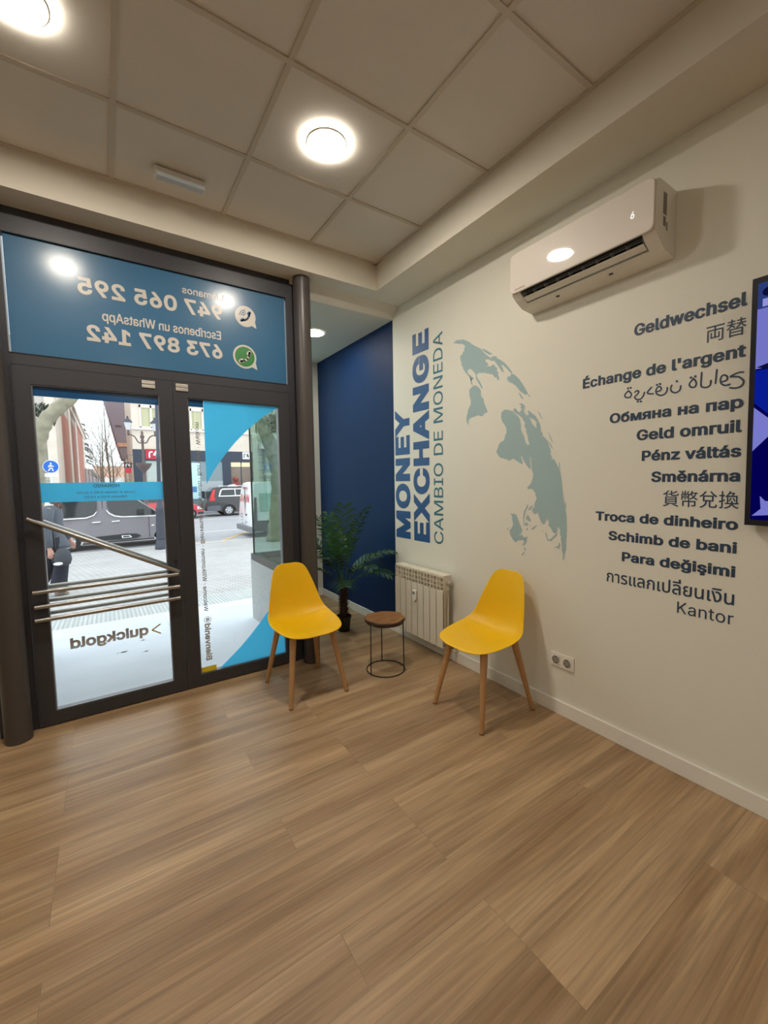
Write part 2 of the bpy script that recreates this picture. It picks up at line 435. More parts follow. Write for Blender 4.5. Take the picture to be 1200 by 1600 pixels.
def leaf(name, x0, x1, gx0, gx1, lab):
    d = bpy.data.objects.new(name, None); COL.objects.link(d); d.location = ((x0+x1)/2, 0, 0); struct(d, lab)
    m = MB(); z0, z1 = .008, 2.085
    m.box(x0, gx0, -.03, .03, z0, z1); m.box(gx1, x1, -.03, .03, z0, z1)
    m.box(gx0, gx1, -.03, .03, z0, .082); m.box(gx0, gx1, -.03, .03, 1.987, z1)
    m.build('leaf_frame', M_FRAME, d)
    m = MB(); b = .007
    for a in (gx0, gx1-b): m.box(a, a+b, -.022, .022, .082, 1.987)
    for z in (.082, 1.987-b): m.box(gx0+b, gx1-b, -.022, .022, z, z+b)
    m.build('glazing_bead', mat('aluminium_bead', S(120, 122, 126), .35, metal=.6), d)
    m = MB(); m.box(gx0+b, gx1-b, -.004, .004, .089, 1.98); p = m.build('glass_pane', M_GLASS, d)
    return d, p
d1, p1 = leaf('door_1', -2.606, -1.816, -2.529, -1.891, 'left glass door with steel pull bars')
d2, p2 = leaf('door_2', -1.812, -1.022, -1.727, -1.099, 'right glass door with blue curved film')
YF = -.0065
pf = lambda x, z: (x, YF, z)
def filmpoly(name, P, mt, parent):
    m = MB(); fill(m, [P], pf); return m.build(name, mt, parent, recalc=False)
filmpoly('film_strip', [(-2.522, 1.927), (-1.898, 1.927), (-1.898, 1.98), (-2.522, 1.98)], M_FILMD, p1)
band = filmpoly('blue_film_band', [(-2.522, 1.322), (-1.898, 1.318), (-1.898, 1.434), (-2.522, 1.434)], M_FILM, p1)
YL = -.0082
td = lambda xs, zb: (lambda x, y: (xs-x, YL, zb+y))
M_HOURS = mat('dark_blue_grey_vinyl', S(84, 116, 142), .5)
text('hours_lettering', 'HORARIO', .134, .020, td(-2.139, 1.404), M_HOURS, .001, p1)
text('hours_lettering', 'Lunes a viernes 9:00 a 21:00', .30, .013, td(-2.057, 1.367), M_HOURS, .0003, p1)
text('hours_lettering', 'Sábados 9:00 a 15:00', .22, .013, td(-2.10, 1.340), M_HOURS, .0003, p1)
text('logo_lettering', 'quickgold', .412, .066, td(-2.027, .434), M_GREYL, .0042, p1)
m = MB(); strokes(m, [(-1.958, .489), (-2.006, .459), (-1.958, .428)], .0042, lambda x, z: (x, YL, z), closed=False); m.build('logo_chevron', M_GOLD, p1, recalc=False)
filmpoly('film_strip', [(-1.72, 1.935), (-1.625, 1.935), (-1.625, 1.98), (-1.72, 1.98)], M_FILMD, p2)
def arc(P, n=10):   # smooth curve through points (Catmull-Rom)
    out = []
    for i in range(len(P)-1):
        p0, p1_, p2_, p3 = [Vector(P[max(0, min(len(P)-1, i+k))]) for k in (-1, 0, 1, 2)]
        for j in range(n):
            t = j/n; out.append(tuple(.5*((2*p1_)+(p2_-p0)*t+(2*p0-5*p1_+4*p2_-p3)*t*t+(3*p1_-p0-3*p2_+p3)*t**3)))
    return out+[tuple(P[-1])]
filmpoly('curved_film', [(-1.624, 1.98)]+arc([(-1.627, 1.413), (-1.555, 1.535), (-1.469, 1.65), (-1.39, 1.74), (-1.299, 1.828), (-1.21, 1.903), (-1.106, 1.972)])+[(-1.106, 1.98)], M_FILM, p2)
filmpoly('curved_film', [(-1.594, .089)]+arc([(-1.594, .091), (-1.51, .158), (-1.423, .232), (-1.34, .315), (-1.262, .402), (-1.18, .51), (-1.106, .62)])+[(-1.106, .089)], M_FILM, p2)
filmpoly('yellow_film', [(-1.72, .089), (-1.617, .089), (-1.617, .124), (-1.72, .124)], M_YELLOWF, p2)
tv_ = lambda xb, z0: (lambda x, y: (xb+y, YL, z0+x))
text('welcome_lettering', 'Bienvenid', .265, .040, tv_(-1.684, .168), M_GREYL, .0028, p2)
text('welcome_lettering', 'a', .026, .024, tv_(-1.674, .447), M_GREYL, .0016, p2, bbox_h=True)
m = MB(); strokes(m, [(-1.663+.022*math.cos(a), .460+.022*math.sin(a)) for a in [2*math.pi*k/28 for k in range(28)]], .0018, lambda x, z: (x, YL, z)); m.build('welcome_lettering', M_GREYL, p2, recalc=False)
text('welcome_lettering', 'Welcome · Willkommen · Bienvenue · Benvenuto · Bun venit · Welkom', 1.31, .027, tv_(-1.682, .522), M_GREYD, .0008, p2)

def bars(parent, y, wall, nm):
    for (ax, az, bx, bz) in ((-2.587, 1.236, -1.835, .839), (-2.585, .816, -1.84, .823), (-2.582, .731, -1.834, .740), (-2.584, .654, -1.836, .663)):
        m = MB(); a = Vector((ax, y, az)); b = Vector((bx, y, bz)); u = (b-a).normalized()
        m.tube([a, b], .0125, 14)
        for t in (a+u*.05, b-u*.05): m.tube([t, (t.x, wall, t.z)], .007, 8)
        m.build(nm, M_STEEL, parent, auto=40)
bars(d1, -.075, -.03, 'pull_bar'); bars(d1, .075, .03, 'pull_bar')
for d, x in ((d1, -1.949), (d2, -1.756)):
    m = MB(); m.box(x-.037, x+.037, -.037, -.03, 2.050, 2.072, bev=.002); m.box(x-.037, x+.037, -.037, -.03, 2.026, 2.047, bev=.002); m.build('top_bolt', M_CHROME, d)
m = MB(); m.lathe([(.011, -.036), (.011, -.03)], (-1.846, 0, .905), 16, 'y'); m.lathe([(.007, -.040), (.007, -.036)], (-1.846, 0, .895), 12, 'y'); m.build('lock_cylinder', M_FRAMED, d1)
# added unseen fascia, shortened to brighten the slab; left return outside the doors
m = MB(); m.box(-3.2, -.99, .05, .32, 2.95, 3.3); struct(m.build('unseen_entry_fascia', mat('unseen_fascia_grey', S(140, 140, 140), .7)))
m = MB(); m.box(-3.2, -2.84, .2, 1.7, -.35, 2.95); struct(m.build('wall_entry_left', GRAN))
# ------------------------------------------------------------------ wall lettering and map (vinyl on the right wall)
wr = lambda y0, z0: (lambda x, y: (-.0012, y0-x, z0+y))
def walltext(body, yl, yr, z, cap, lab, weight=(.0037, .0022), font='inter', bbox=False):
    o = text('wall_lettering', body, abs(yl-yr), cap, wr(yl, z), M_LETTER, weight, None, font, bbox, space=1.03 if font else 1)
    me = o.data; c = Vector((-.0012, (yl+yr)/2, z)); me.transform(Matrix.Translation(-c)); o.location = c
    tag(o, lab, 'lettering', 'exchange words in many languages on the white wall')
for a in (
 ('Geldwechsel', -2.025, -2.463, 2.107, .056, 'blue-grey bold word Geldwechsel, topmost line of the word list'),
 ('両替', -2.326, -2.464, 1.993, .072, 'two thin East Asian characters under the word Geldwechsel', .0002, None, True),
 ("Échange de l'argent", -1.763, -2.466, 1.903, .052, "blue-grey bold words Échange de l'argent on the white wall"),
 ('Обмяна на пар', -1.915, -2.466, 1.697, .050, 'blue-grey bold Cyrillic words below the looping thin Arabic letters'),
 ('Geld omruil', -2.051, -2.465, 1.597, .052, 'blue-grey bold words Geld omruil under the Cyrillic line'),
 ('Pénz váltás', -2.078, -2.467, 1.495, .050, 'blue-grey bold words Pénz váltás on the white wall'),
 ('Směnárna', -2.124, -2.467, 1.392, .050, 'blue-grey bold word Směnárna above four thin Chinese characters'),
 ('貨幣兌換', -2.178, -2.467, 1.276, .076, 'four thin Chinese characters under the word Směnárna', .0002, None, True),
 ('Troca de dinheiro', -1.852, -2.468, 1.187, .048, 'blue-grey bold words Troca de dinheiro, low in the word list'),
 ('Schimb de bani', -1.924, -2.468, 1.087, .048, 'blue-grey bold words Schimb de bani below Troca de dinheiro'),
 ('Para değişimi', -1.996, -2.467, .984, .048, 'blue-grey bold words Para değişimi above the Thai line'),
 ('การแลกเปลี่ยนเงิน', -1.920, -2.467, .862, .074, 'thin Thai line of lettering above the word Kantor', .0009, None, True),
 ('Kantor', -2.255, -2.468, .777, .054, 'thin word Kantor, bottom line of the word list', .0003),
): walltext(*a)
MAP=[[(-0.731,2.432),(-0.761,2.433),(-0.753,2.441),(-0.790,2.435),(-0.779,2.445),(-0.808,2.430),(-0.823,2.431),(-0.854,2.420),(-0.871,2.409),(-0.898,2.394),(-0.924,2.373),(-0.947,2.356),(-1.006,2.319),(-1.023,2.305),(-1.042,2.280),(-1.064,2.261),(-1.082,2.246),(-1.112,2.225),(-1.132,2.213),(-1.124,2.206),(-1.102,2.213),(-1.082,2.228),(-1.057,2.232),(-1.054,2.221),(-1.064,2.213),(-1.080,2.197),(-1.070,2.183),(-1.087,2.182),(-1.102,2.174),(-1.124,2.184),(-1.141,2.174),(-1.132,2.172),(-1.156,2.155),(-1.159,2.140),(-1.149,2.136),(-1.170,2.124),(-1.164,2.107),(-1.175,2.087),(-1.173,2.070),(-1.161,2.075),(-1.152,2.095),(-1.140,2.094),(-1.117,2.121),(-1.101,2.123),(-1.083,2.134),(-1.063,2.137),(-1.042,2.150),(-1.034,2.146),(-1.011,2.154),(-0.990,2.156),(-0.978,2.152),(-0.969,2.141),(-0.958,2.163),(-0.942,2.178),(-0.926,2.197),(-0.898,2.205),(-0.882,2.195),(-0.887,2.176),(-0.917,2.152),(-0.926,2.119),(-0.917,2.117),(-0.898,2.152),(-0.865,2.187),(-0.842,2.216),(-0.834,2.237),(-0.823,2.246),(-0.825,2.263),(-0.813,2.286),(-0.811,2.319),(-0.836,2.326),(-0.834,2.337),(-0.854,2.343),(-0.848,2.361),(-0.861,2.365),(-0.854,2.383),(-0.825,2.400),(-0.790,2.408),(-0.767,2.418)],
[(-1.019,2.317),(-1.037,2.307),(-1.057,2.297),(-1.092,2.271),(-1.120,2.254),(-1.092,2.254),(-1.067,2.270),(-1.042,2.289)],
[(-1.102,2.239),(-1.131,2.236),(-1.158,2.227),(-1.151,2.219),(-1.184,2.200),(-1.217,2.174),(-1.254,2.135),(-1.285,2.095),(-1.274,2.093),(-1.254,2.113),(-1.240,2.129),(-1.210,2.157),(-1.191,2.168),(-1.203,2.145),(-1.215,2.114),(-1.203,2.115),(-1.187,2.135),(-1.165,2.165),(-1.146,2.189),(-1.132,2.206)],
[(-1.276,2.092),(-1.303,2.077),(-1.334,2.047),(-1.360,2.014),(-1.381,1.982),(-1.403,1.944),(-1.394,1.935),(-1.373,1.946),(-1.343,1.969),(-1.326,1.991),(-1.308,2.010),(-1.282,2.029),(-1.255,2.042),(-1.241,2.062),(-1.245,2.078),(-1.265,2.075)],
[(-0.942,2.079),(-0.969,2.075),(-0.985,2.061),(-1.001,2.050),(-1.014,2.029),(-1.012,2.006),(-1.020,1.986),(-1.038,1.971),(-1.043,1.940),(-1.064,1.902),(-1.076,1.876),(-1.048,1.872),(-1.033,1.857),(-1.007,1.857),(-0.996,1.865),(-0.980,1.866),(-0.959,1.861),(-0.926,1.860),(-0.904,1.851),(-0.893,1.836),(-0.895,1.806),(-0.876,1.830),(-0.872,1.863),(-0.884,1.893),(-0.893,1.924),(-0.917,1.952),(-0.917,1.983),(-0.904,2.017),(-0.902,2.057),(-0.920,2.068)],
[(-0.917,2.152),(-0.942,2.131),(-0.937,2.122),(-0.928,2.126),(-0.926,2.107),(-0.937,2.086),(-0.924,2.090),(-0.913,2.118)],
[(-0.974,2.151),(-0.978,2.128),(-1.006,2.091),(-1.030,2.048),(-1.020,2.043),(-1.006,2.068),(-0.985,2.095),(-0.964,2.131)],
[(-1.333,1.963),(-1.348,1.950),(-1.371,1.917),(-1.361,1.916),(-1.344,1.939)],
[(-1.401,1.939),(-1.411,1.934),(-1.426,1.918),(-1.415,1.920)],
[(-1.196,1.856),(-1.219,1.870),(-1.238,1.869),(-1.256,1.863),(-1.292,1.851),(-1.306,1.831),(-1.328,1.817),(-1.345,1.794),(-1.350,1.772),(-1.356,1.751),(-1.353,1.737),(-1.359,1.715),(-1.376,1.686),(-1.394,1.635),(-1.407,1.627),(-1.419,1.630),(-1.410,1.655),(-1.404,1.683),(-1.393,1.712),(-1.395,1.726),(-1.380,1.741),(-1.384,1.768),(-1.371,1.784),(-1.358,1.803),(-1.336,1.820),(-1.306,1.838),(-1.292,1.858),(-1.305,1.871),(-1.323,1.853),(-1.336,1.836),(-1.349,1.842),(-1.360,1.855),(-1.349,1.862),(-1.355,1.876),(-1.336,1.890),(-1.361,1.889),(-1.383,1.869),(-1.375,1.846),(-1.383,1.824),(-1.394,1.810),(-1.408,1.813),(-1.414,1.806),(-1.404,1.835),(-1.412,1.837),(-1.437,1.816),(-1.461,1.799),(-1.482,1.766),(-1.492,1.747),(-1.498,1.728),(-1.502,1.700),(-1.514,1.686),(-1.511,1.676),(-1.530,1.658),(-1.546,1.643),(-1.562,1.599),(-1.572,1.575),(-1.567,1.562),(-1.578,1.542),(-1.578,1.526),(-1.589,1.533),(-1.612,1.498),(-1.634,1.458),(-1.641,1.422),(-1.646,1.393),(-1.649,1.357),(-1.655,1.315),(-1.667,1.251),(-1.673,1.221),(-1.678,1.199),(-1.682,1.115),(-1.679,1.042),(-1.680,1.006),(-1.675,0.983),(-1.665,0.935),(-1.658,0.947),(-1.662,0.967),(-1.653,0.993),(-1.650,1.039),(-1.644,1.061),(-1.647,1.075),(-1.639,1.087),(-1.640,1.114),(-1.625,1.133),(-1.620,1.096),(-1.604,1.088),(-1.589,1.100),(-1.577,1.122),(-1.562,1.131),(-1.565,1.152),(-1.553,1.174),(-1.542,1.157),(-1.531,1.135),(-1.515,1.144),(-1.498,1.174),(-1.486,1.208),(-1.470,1.197),(-1.454,1.199),(-1.443,1.223),(-1.461,1.242),(-1.459,1.258),(-1.477,1.294),(-1.467,1.314),(-1.468,1.325),(-1.452,1.346),(-1.427,1.356),(-1.414,1.348),(-1.406,1.363),(-1.422,1.376),(-1.435,1.391),(-1.446,1.418),(-1.449,1.446),(-1.438,1.471),(-1.431,1.550),(-1.424,1.550),(-1.426,1.501),(-1.432,1.475),(-1.417,1.482),(-1.387,1.517),(-1.361,1.562),(-1.355,1.562),(-1.370,1.514),(-1.366,1.508),(-1.331,1.527),(-1.295,1.548),(-1.282,1.543),(-1.264,1.533),(-1.245,1.545),(-1.231,1.547),(-1.208,1.556),(-1.193,1.556),(-1.169,1.576),(-1.153,1.601),(-1.169,1.628),(-1.174,1.646),(-1.188,1.660),(-1.221,1.672),(-1.228,1.704),(-1.241,1.717),(-1.239,1.746),(-1.220,1.777),(-1.201,1.798),(-1.193,1.828)],
[(-1.475,1.831),(-1.493,1.808),(-1.511,1.769),(-1.501,1.779),(-1.487,1.804)],
[(-1.546,1.701),(-1.560,1.675),(-1.585,1.625),(-1.576,1.631),(-1.561,1.661)],
[(-1.548,1.637),(-1.557,1.634),(-1.571,1.618),(-1.584,1.590),(-1.577,1.593),(-1.565,1.612)],
[(-1.622,1.511),(-1.630,1.503),(-1.636,1.462),(-1.628,1.474)],
[(-1.668,1.283),(-1.675,1.267),(-1.675,1.234),(-1.669,1.251)],
[(-1.273,1.198),(-1.290,1.186),(-1.308,1.192),(-1.326,1.181),(-1.335,1.160),(-1.344,1.142),(-1.363,1.107),(-1.372,1.086),(-1.364,1.068),(-1.349,1.052),(-1.352,1.041),(-1.369,1.032),(-1.367,1.022),(-1.345,1.022),(-1.332,1.013),(-1.319,1.003),(-1.300,1.017),(-1.289,1.033),(-1.277,1.044),(-1.269,1.077),(-1.286,1.093),(-1.299,1.117),(-1.292,1.146),(-1.290,1.171)],
[(-1.383,1.115),(-1.377,1.166),(-1.382,1.209),(-1.395,1.228),(-1.407,1.250),(-1.415,1.259),(-1.413,1.239),(-1.393,1.206),(-1.385,1.159),(-1.389,1.117)],
[(-1.416,1.224),(-1.428,1.240),(-1.451,1.254),(-1.441,1.230),(-1.420,1.217)],
[(-1.397,1.164),(-1.412,1.191),(-1.429,1.170),(-1.438,1.145),(-1.417,1.151)],
[(-1.392,1.135),(-1.406,1.140),(-1.417,1.130),(-1.409,1.117),(-1.394,1.121)],
[(-1.441,1.105),(-1.463,1.121),(-1.485,1.130),(-1.467,1.108),(-1.448,1.095)],
[(-1.349,1.044),(-1.367,1.061),(-1.375,1.051),(-1.388,1.041),(-1.412,1.053),(-1.407,1.032),(-1.406,1.014),(-1.385,0.988),(-1.373,0.994),(-1.389,1.017)],
[(-1.387,0.980),(-1.398,0.975),(-1.396,0.958),(-1.389,0.958)],
[(-1.366,0.926),(-1.388,0.952),(-1.391,0.945),(-1.378,0.925)],
[(-1.247,1.089),(-1.256,1.094),(-1.258,1.074)],
[(-1.405,1.107),(-1.415,1.101),(-1.412,1.090),(-1.403,1.093)],
[(-1.426,1.127),(-1.434,1.124),(-1.428,1.116)],
[(-1.499,1.136),(-1.511,1.134),(-1.505,1.129)],
[(-1.515,1.100),(-1.526,1.095),(-1.521,1.090)],
[(-1.539,1.091),(-1.549,1.086),(-1.555,1.059),(-1.563,1.046),(-1.586,1.060),(-1.597,1.073),(-1.611,1.085),(-1.617,1.097),(-1.622,1.084),(-1.601,1.060),(-1.586,1.049),(-1.588,1.035),(-1.578,1.044),(-1.559,1.038),(-1.550,1.055)],
[(-1.600,1.006),(-1.613,1.011),(-1.627,1.016),(-1.636,1.041),(-1.644,1.022),(-1.635,0.999),(-1.620,1.005)]]
MAP_HOLES=[[(-1.417,1.797),(-1.433,1.786),(-1.454,1.775),(-1.472,1.756),(-1.467,1.750),(-1.470,1.725),(-1.458,1.732),(-1.448,1.743),(-1.436,1.754),(-1.429,1.773)]]
ARABIC=[[(-2.460,1.841),(-2.448,1.843),(-2.432,1.839),(-2.418,1.832),(-2.432,1.829),(-2.446,1.825),(-2.458,1.813),(-2.463,1.800),(-2.455,1.786),(-2.437,1.781),(-2.418,1.786)],
[(-2.388,1.816),(-2.402,1.818),(-2.408,1.826),(-2.406,1.836),(-2.397,1.843),(-2.388,1.840),(-2.384,1.826),(-2.388,1.809),(-2.401,1.799),(-2.416,1.800)],
[(-2.370,1.871),(-2.367,1.814)],
[(-2.315,1.871),(-2.314,1.821),(-2.319,1.808),(-2.336,1.803),(-2.348,1.811),(-2.350,1.830)],
[(-2.285,1.852),(-2.272,1.836),(-2.270,1.825),(-2.277,1.815),(-2.289,1.813),(-2.296,1.823),(-2.294,1.837),(-2.285,1.852)],
[(-2.274,1.858),(-2.276,1.857)],
[(-2.291,1.860),(-2.292,1.859)],
[(-2.199,1.839),(-2.195,1.823),(-2.201,1.809),(-2.217,1.802),(-2.232,1.810),(-2.236,1.829)],
[(-2.219,1.853),(-2.220,1.852)],
[(-2.136,1.821),(-2.150,1.823),(-2.155,1.833),(-2.147,1.843),(-2.138,1.840),(-2.132,1.825),(-2.138,1.809),(-2.155,1.800),(-2.172,1.805),(-2.180,1.819),(-2.180,1.832)],
[(-2.136,1.853),(-2.137,1.852)],
[(-2.149,1.855),(-2.150,1.853)],
[(-2.112,1.846),(-2.097,1.830),(-2.095,1.822),(-2.106,1.816),(-2.121,1.814)],
[(-2.036,1.836),(-2.047,1.842),(-2.055,1.835),(-2.050,1.826),(-2.037,1.814),(-2.044,1.801),(-2.063,1.798),(-2.076,1.811),(-2.081,1.828)],
[(-2.051,1.789),(-2.052,1.788)],
[(-2.065,1.787),(-2.067,1.786)],
[(-2.005,1.849),(-1.991,1.836),(-1.989,1.824),(-2.000,1.816),(-2.015,1.817),(-2.020,1.831),(-2.006,1.849)],
[(-2.003,1.862),(-2.004,1.861)],
[(-2.016,1.862),(-2.017,1.861)]]
m = MB(); c = Vector((-.0012, -2.23, 1.80)); wpl = lambda y, z: (0, y-c.y, z-c.z)
for P in ARABIC:
    dot = len(P) == 2 and (Vector(P[0])-Vector(P[1])).length < .01
    if len(P) > 2: P = arc(P, 5)
    strokes(m, P, .0048 if dot else .0034, wpl, closed=False, ends=8)
o = m.build('wall_lettering', M_LETTER, recalc=False); o.location = c
tag(o, 'thin looping Arabic letters between the French and Cyrillic lines', 'lettering', 'exchange words in many languages on the white wall')
wv = lambda yb, zb: (lambda x, y: (-.0012, yb+y, zb+x))
def vtext(body, yb, z0, z1, cap, mt, weight, lab):
    o = text('wall_lettering', body, z1-z0, cap, wv(yb, z0), mt, weight, space=1.09 if isinstance(weight, tuple) else 1)
    c = Vector((-.0012, yb, z0)); o.data.transform(Matrix.Translation(-c)); o.location = c
    tag(o, lab, 'lettering', 'upright shop title on the white wall')
vtext('MONEY', -.190, .900, 2.03, .216, M_NAVYL, (.0185, .0145), 'heavy blue word MONEY running up the wall beside the navy alcove')
vtext('EXCHANGE', -.452, .898, 2.628, .212, M_NAVYL, (.0185, .0145), 'heavy blue word EXCHANGE running up the wall')
vtext('CAMBIO DE MONEDA', -.617, .903, 2.553, .110, M_TEAL, .0008, 'thin teal words Cambio de Moneda running up the wall')
m = MB(); c = Vector((-.0012, -1.2, 1.6))
for i, P in enumerate(MAP): fill(m, [P]+(MAP_HOLES if i == 9 else []), lambda y, z: (0, y-c.y, z-c.z), evenodd=True)
o = m.build('world_map', M_MAP, recalc=False); o.location = c
tag(o, 'grey-green sideways world map decal on the white wall', 'wall decal')

# ------------------------------------------------------------------ downlights
M_RIM = mat('white_lamp_rim', S(240, 234, 222), .35)
M_DIFF = emit('lit_lamp_diffuser', (1.0, .915, .79, 1), LAMP)
M_DIFF2 = emit('lit_alcove_lamp', (1.0, .92, .80, 1), LAMP*.36)
def downlight(x, y, z, r, lab, diff=M_DIFF):
    t = thing('ceiling_downlight', lab, 'ceiling light', (x, y, z), group='round recessed downlights')
    m = MB(); m.lathe([(r*1.16, z-.0005), (r*1.16, z-.004), (r*1.10, z-.007), (r*.985, z-.0042)], (x, y, 0), 40, cap=False); m.build('lamp_rim', M_RIM, t, auto=40)
    m = MB(); m.lathe([(r, z-.0039), (r*.5, z-.0040)], (x, y, 0), 32); m.build('lamp_diffuser', diff, t)
downlight(-1.187, -1.087, 3.1185, .09, 'lit round downlight in the middle of the tiled ceiling')
downlight(-2.387, -1.087, 3.1185, .09, 'lit round downlight cut by the upper left picture corner')
downlight(-.47, .70, 2.842, .10, 'lit round downlight in the low alcove ceiling beside the column', M_DIFF2)
for x, y in ((-1.787, -4.687), (-3.587, -4.687), (-3.587, -2.287)): downlight(x, y, 3.1185, .075, 'lit round downlight in the rear part of the tiled ceiling')
t = thing('emergency_light', 'slim white emergency light box on a ceiling tile', 'emergency light', (-1.775, -.455, 3.1185))
m = MB(); m.box(-1.905, -1.645, -.475, -.425, 3.085, 3.1183, bev=.004); m.build('light_housing', M_WHITEP, t)
m = MB(); m.box(-1.895, -1.655, -.490, -.445, 3.062, 3.0849, bev=.006); m.build('light_lens', mat('frosted_lens', S(205, 215, 222), .2, coat=.5), t)

# ------------------------------------------------------------------ air conditioner
t = thing('air_conditioner', 'white glossy wall air conditioner above the word list', 'air conditioner', (0, -1.81, 2.55))
ya, yb = -2.192, -1.43
yz = lambda a, b, d: (a, d, b)
prof = [(-.001, 2.694), (-.16, 2.694), (-.188, 2.684), (-.193, 2.66), (-.193, 2.50), (-.186, 2.474), (-.152, 2.446), (-.095, 2.416), (-.001, 2.405)]
notch = [(-.001, 2.694), (-.16, 2.694), (-.188, 2.684), (-.193, 2.66), (-.193, 2.50), (-.187, 2.478), (-.135, 2.500), (-.105, 2.455), (-.118, 2.428), (-.095, 2.416), (-.001, 2.405)]
m = MB(); m.prism(notch, yz, ya+.055, yb-.055); m.prism(prof, yz, ya, ya+.055); m.prism(prof, yz, yb-.055, yb)
bmesh.ops.remove_doubles(m.b, verts=m.b.verts[:], dist=1e-5)
m.build('housing', M_WHITEP, t)
M_ACP = mat('glossy_white_panel', S(228, 219, 208), .45, spec=.3, coat=.4, coat_rough=.04)
def rrect(x0, x1, y0, y1, r, n=6):
    P = []
    for cx, cy, a in ((x1-r, y1-r, 0), (x0+r, y1-r, 90), (x0+r, y0+r, 180), (x1-r, y0+r, 270)):
        P += [(cx+r*math.cos(math.radians(a+90*k/n)), cy+r*math.sin(math.radians(a+90*k/n))) for k in range(n+1)]
    return P
m = MB(); m.prism(rrect(ya-.001, yb+.001, 2.472, 2.690, .028), lambda a, b, d: (d, a, b), -.206, -.1935)
o = m.build('front_panel', M_ACP, t); bv = o.modifiers.new('bevel', 'BEVEL'); bv.width = .005; bv.segments = 3; bv.limit_method = 'ANGLE'
m = MB(); m.prism([(-.158, 2.447), (-.160, 2.452), (-.130, 2.4385), (-.128, 2.4335)], yz, ya+.06, yb-.06); m.build('outlet_flap', M_WHITEP, t)
m = MB(); m.prism([(-.185, 2.481), (-.136, 2.4985), (-.107, 2.456), (-.112, 2.452), (-.138, 2.488), (-.184, 2.474)], yz, ya+.0555, yb-.0555); m.build('outlet_slot', mat('dark_outlet', S(38, 42, 46), .6), t)
m = MB()
for y in [ya+.06+k*(yb-ya-.12)/9 for k in range(10)]:
    m.prism([(-.168, 2.459), (-.172, 2.470), (-.140, 2.476), (-.130, 2.444)], yz, y-.0012, y+.0012)
for z in (2.463, 2.474): m.box(-.168+(z-2.463)*.3, -.165+(z-2.463)*.3, ya+.06, yb-.06, z-.001, z+.001)
m.build('outlet_vanes', mat('grey_vanes', S(150, 152, 152), .5), t)
o = text('display_digit', '6', .016, .030, lambda x, y: (-.2072, -2.096-x, 2.556+y), emit('lit_digit', (1, .97, .9, 1), 1.1), .0004, t)
m = MB()
for k in range(6): m.box(-.2068, -.2061, -1.532+k*.0115, -1.532+k*.0115+.007, 2.486, 2.4925)
m.build('maker_mark', mat('faded_red_print', S(150, 90, 84), .5), t)
m = MB()
for x0, x1, z0, z1 in ((-.126, -.093, 2.56, 2.652), (-.122, -.100, 2.512, 2.552), (-.094, -.082, 2.50, 2.535)): m.box(x0, x1, ya-.0008, ya-.0003, z0, z1)
m.build('rating_label', mat('grey_label', S(128, 124, 116), .6, vary=.5, vscale=120), t)
for y in (-1.95, -1.66): m = MB(); m.box(-.092, -.082, y-.008, y+.008, 2.4095, 2.414); m.build('flap_clip', mat('dark_clip', S(60, 58, 54), .6), t)

# ------------------------------------------------------------------ television
t = thing('television', 'flat dark television on the white wall at the right picture edge', 'television', (0, -3.35, 1.69))
tx = lambda z: -.055-(z-1.217)/.951*.04
m = MB(); m.prism([(tx(1.217), 1.217), (tx(2.168), 2.168), (tx(2.168)+.035, 2.168), (tx(1.217)+.035, 1.217)], yz, -4.19, -2.503)
m.build('case', mat('black_bezel', S(18, 20, 34), .3), t)
m = MB(); m.box(-.075, -.001, -3.6, -3.1, 1.5, 1.9); m.build('wall_bracket', M_BLACK, t)
def scr(P, d, name, mt): 
    m = MB(); m.poly([(tx(z)-d, y, z) for y, z in P]); return m.build(name, mt, t, recalc=False)
em = lambda n, c, k: emit(n, S(*c), k)
scr([(-2.521, 1.240), (-4.17, 1.240), (-4.17, 2.145), (-2.521, 2.145)], .001, 'screen', em('screen_navy', (4, 0, 84), .9))
scr([(-2.521, 1.828), (-4.17, 1.828), (-4.17, 2.050), (-2.521, 2.050)], .002, 'screen_picture', em('screen_lavender', (120, 122, 205), .9))
scr([(-2.521, 2.050), (-4.17, 2.050), (-4.17, 2.145), (-2.521, 2.145)], .002, 'screen_picture', em('screen_bar', (48, 66, 132), .8))
scr([(-2.521, 1.70), (-2.575, 1.64), (-4.0, 1.64), (-4.0, 1.828), (-2.521, 1.822)], .0022, 'screen_picture', em('screen_blue', (10, 30, 150), .9))
scr([(-2.521, 1.682), (-2.566, 1.636), (-2.66, 1.60), (-2.566, 1.565), (-2.521, 1.512)], .003, 'screen_picture', em('screen_star', (124, 126, 210), .9))
scr([(-2.549, 1.336), (-2.566, 1.316), (-2.62, 1.318), (-2.59, 1.275), (-2.585, 1.262), (-2.526, 1.256), (-2.553, 1.285)], .003, 'screen_picture', em('screen_star', (124, 126, 210), .9))
scr([(-2.524, 1.834), (-2.556, 1.843), (-2.70, 1.85), (-2.70, 1.822), (-2.556, 1.823)], .003, 'screen_picture', em('screen_dark', (14, 16, 60), .9))
scr([(-2.536, 2.056), (-2.72, 2.056), (-2.72, 2.084), (-2.536, 2.084)], .003, 'screen_picture', em('screen_box', (150, 152, 225), .9))
scr([(-2.560+.026*math.cos(a), 2.108+.018*math.sin(a)) for a in [2*math.pi*k/20 for k in range(20)]], .003, 'screen_picture', em('screen_dark', (14, 16, 60), .9))

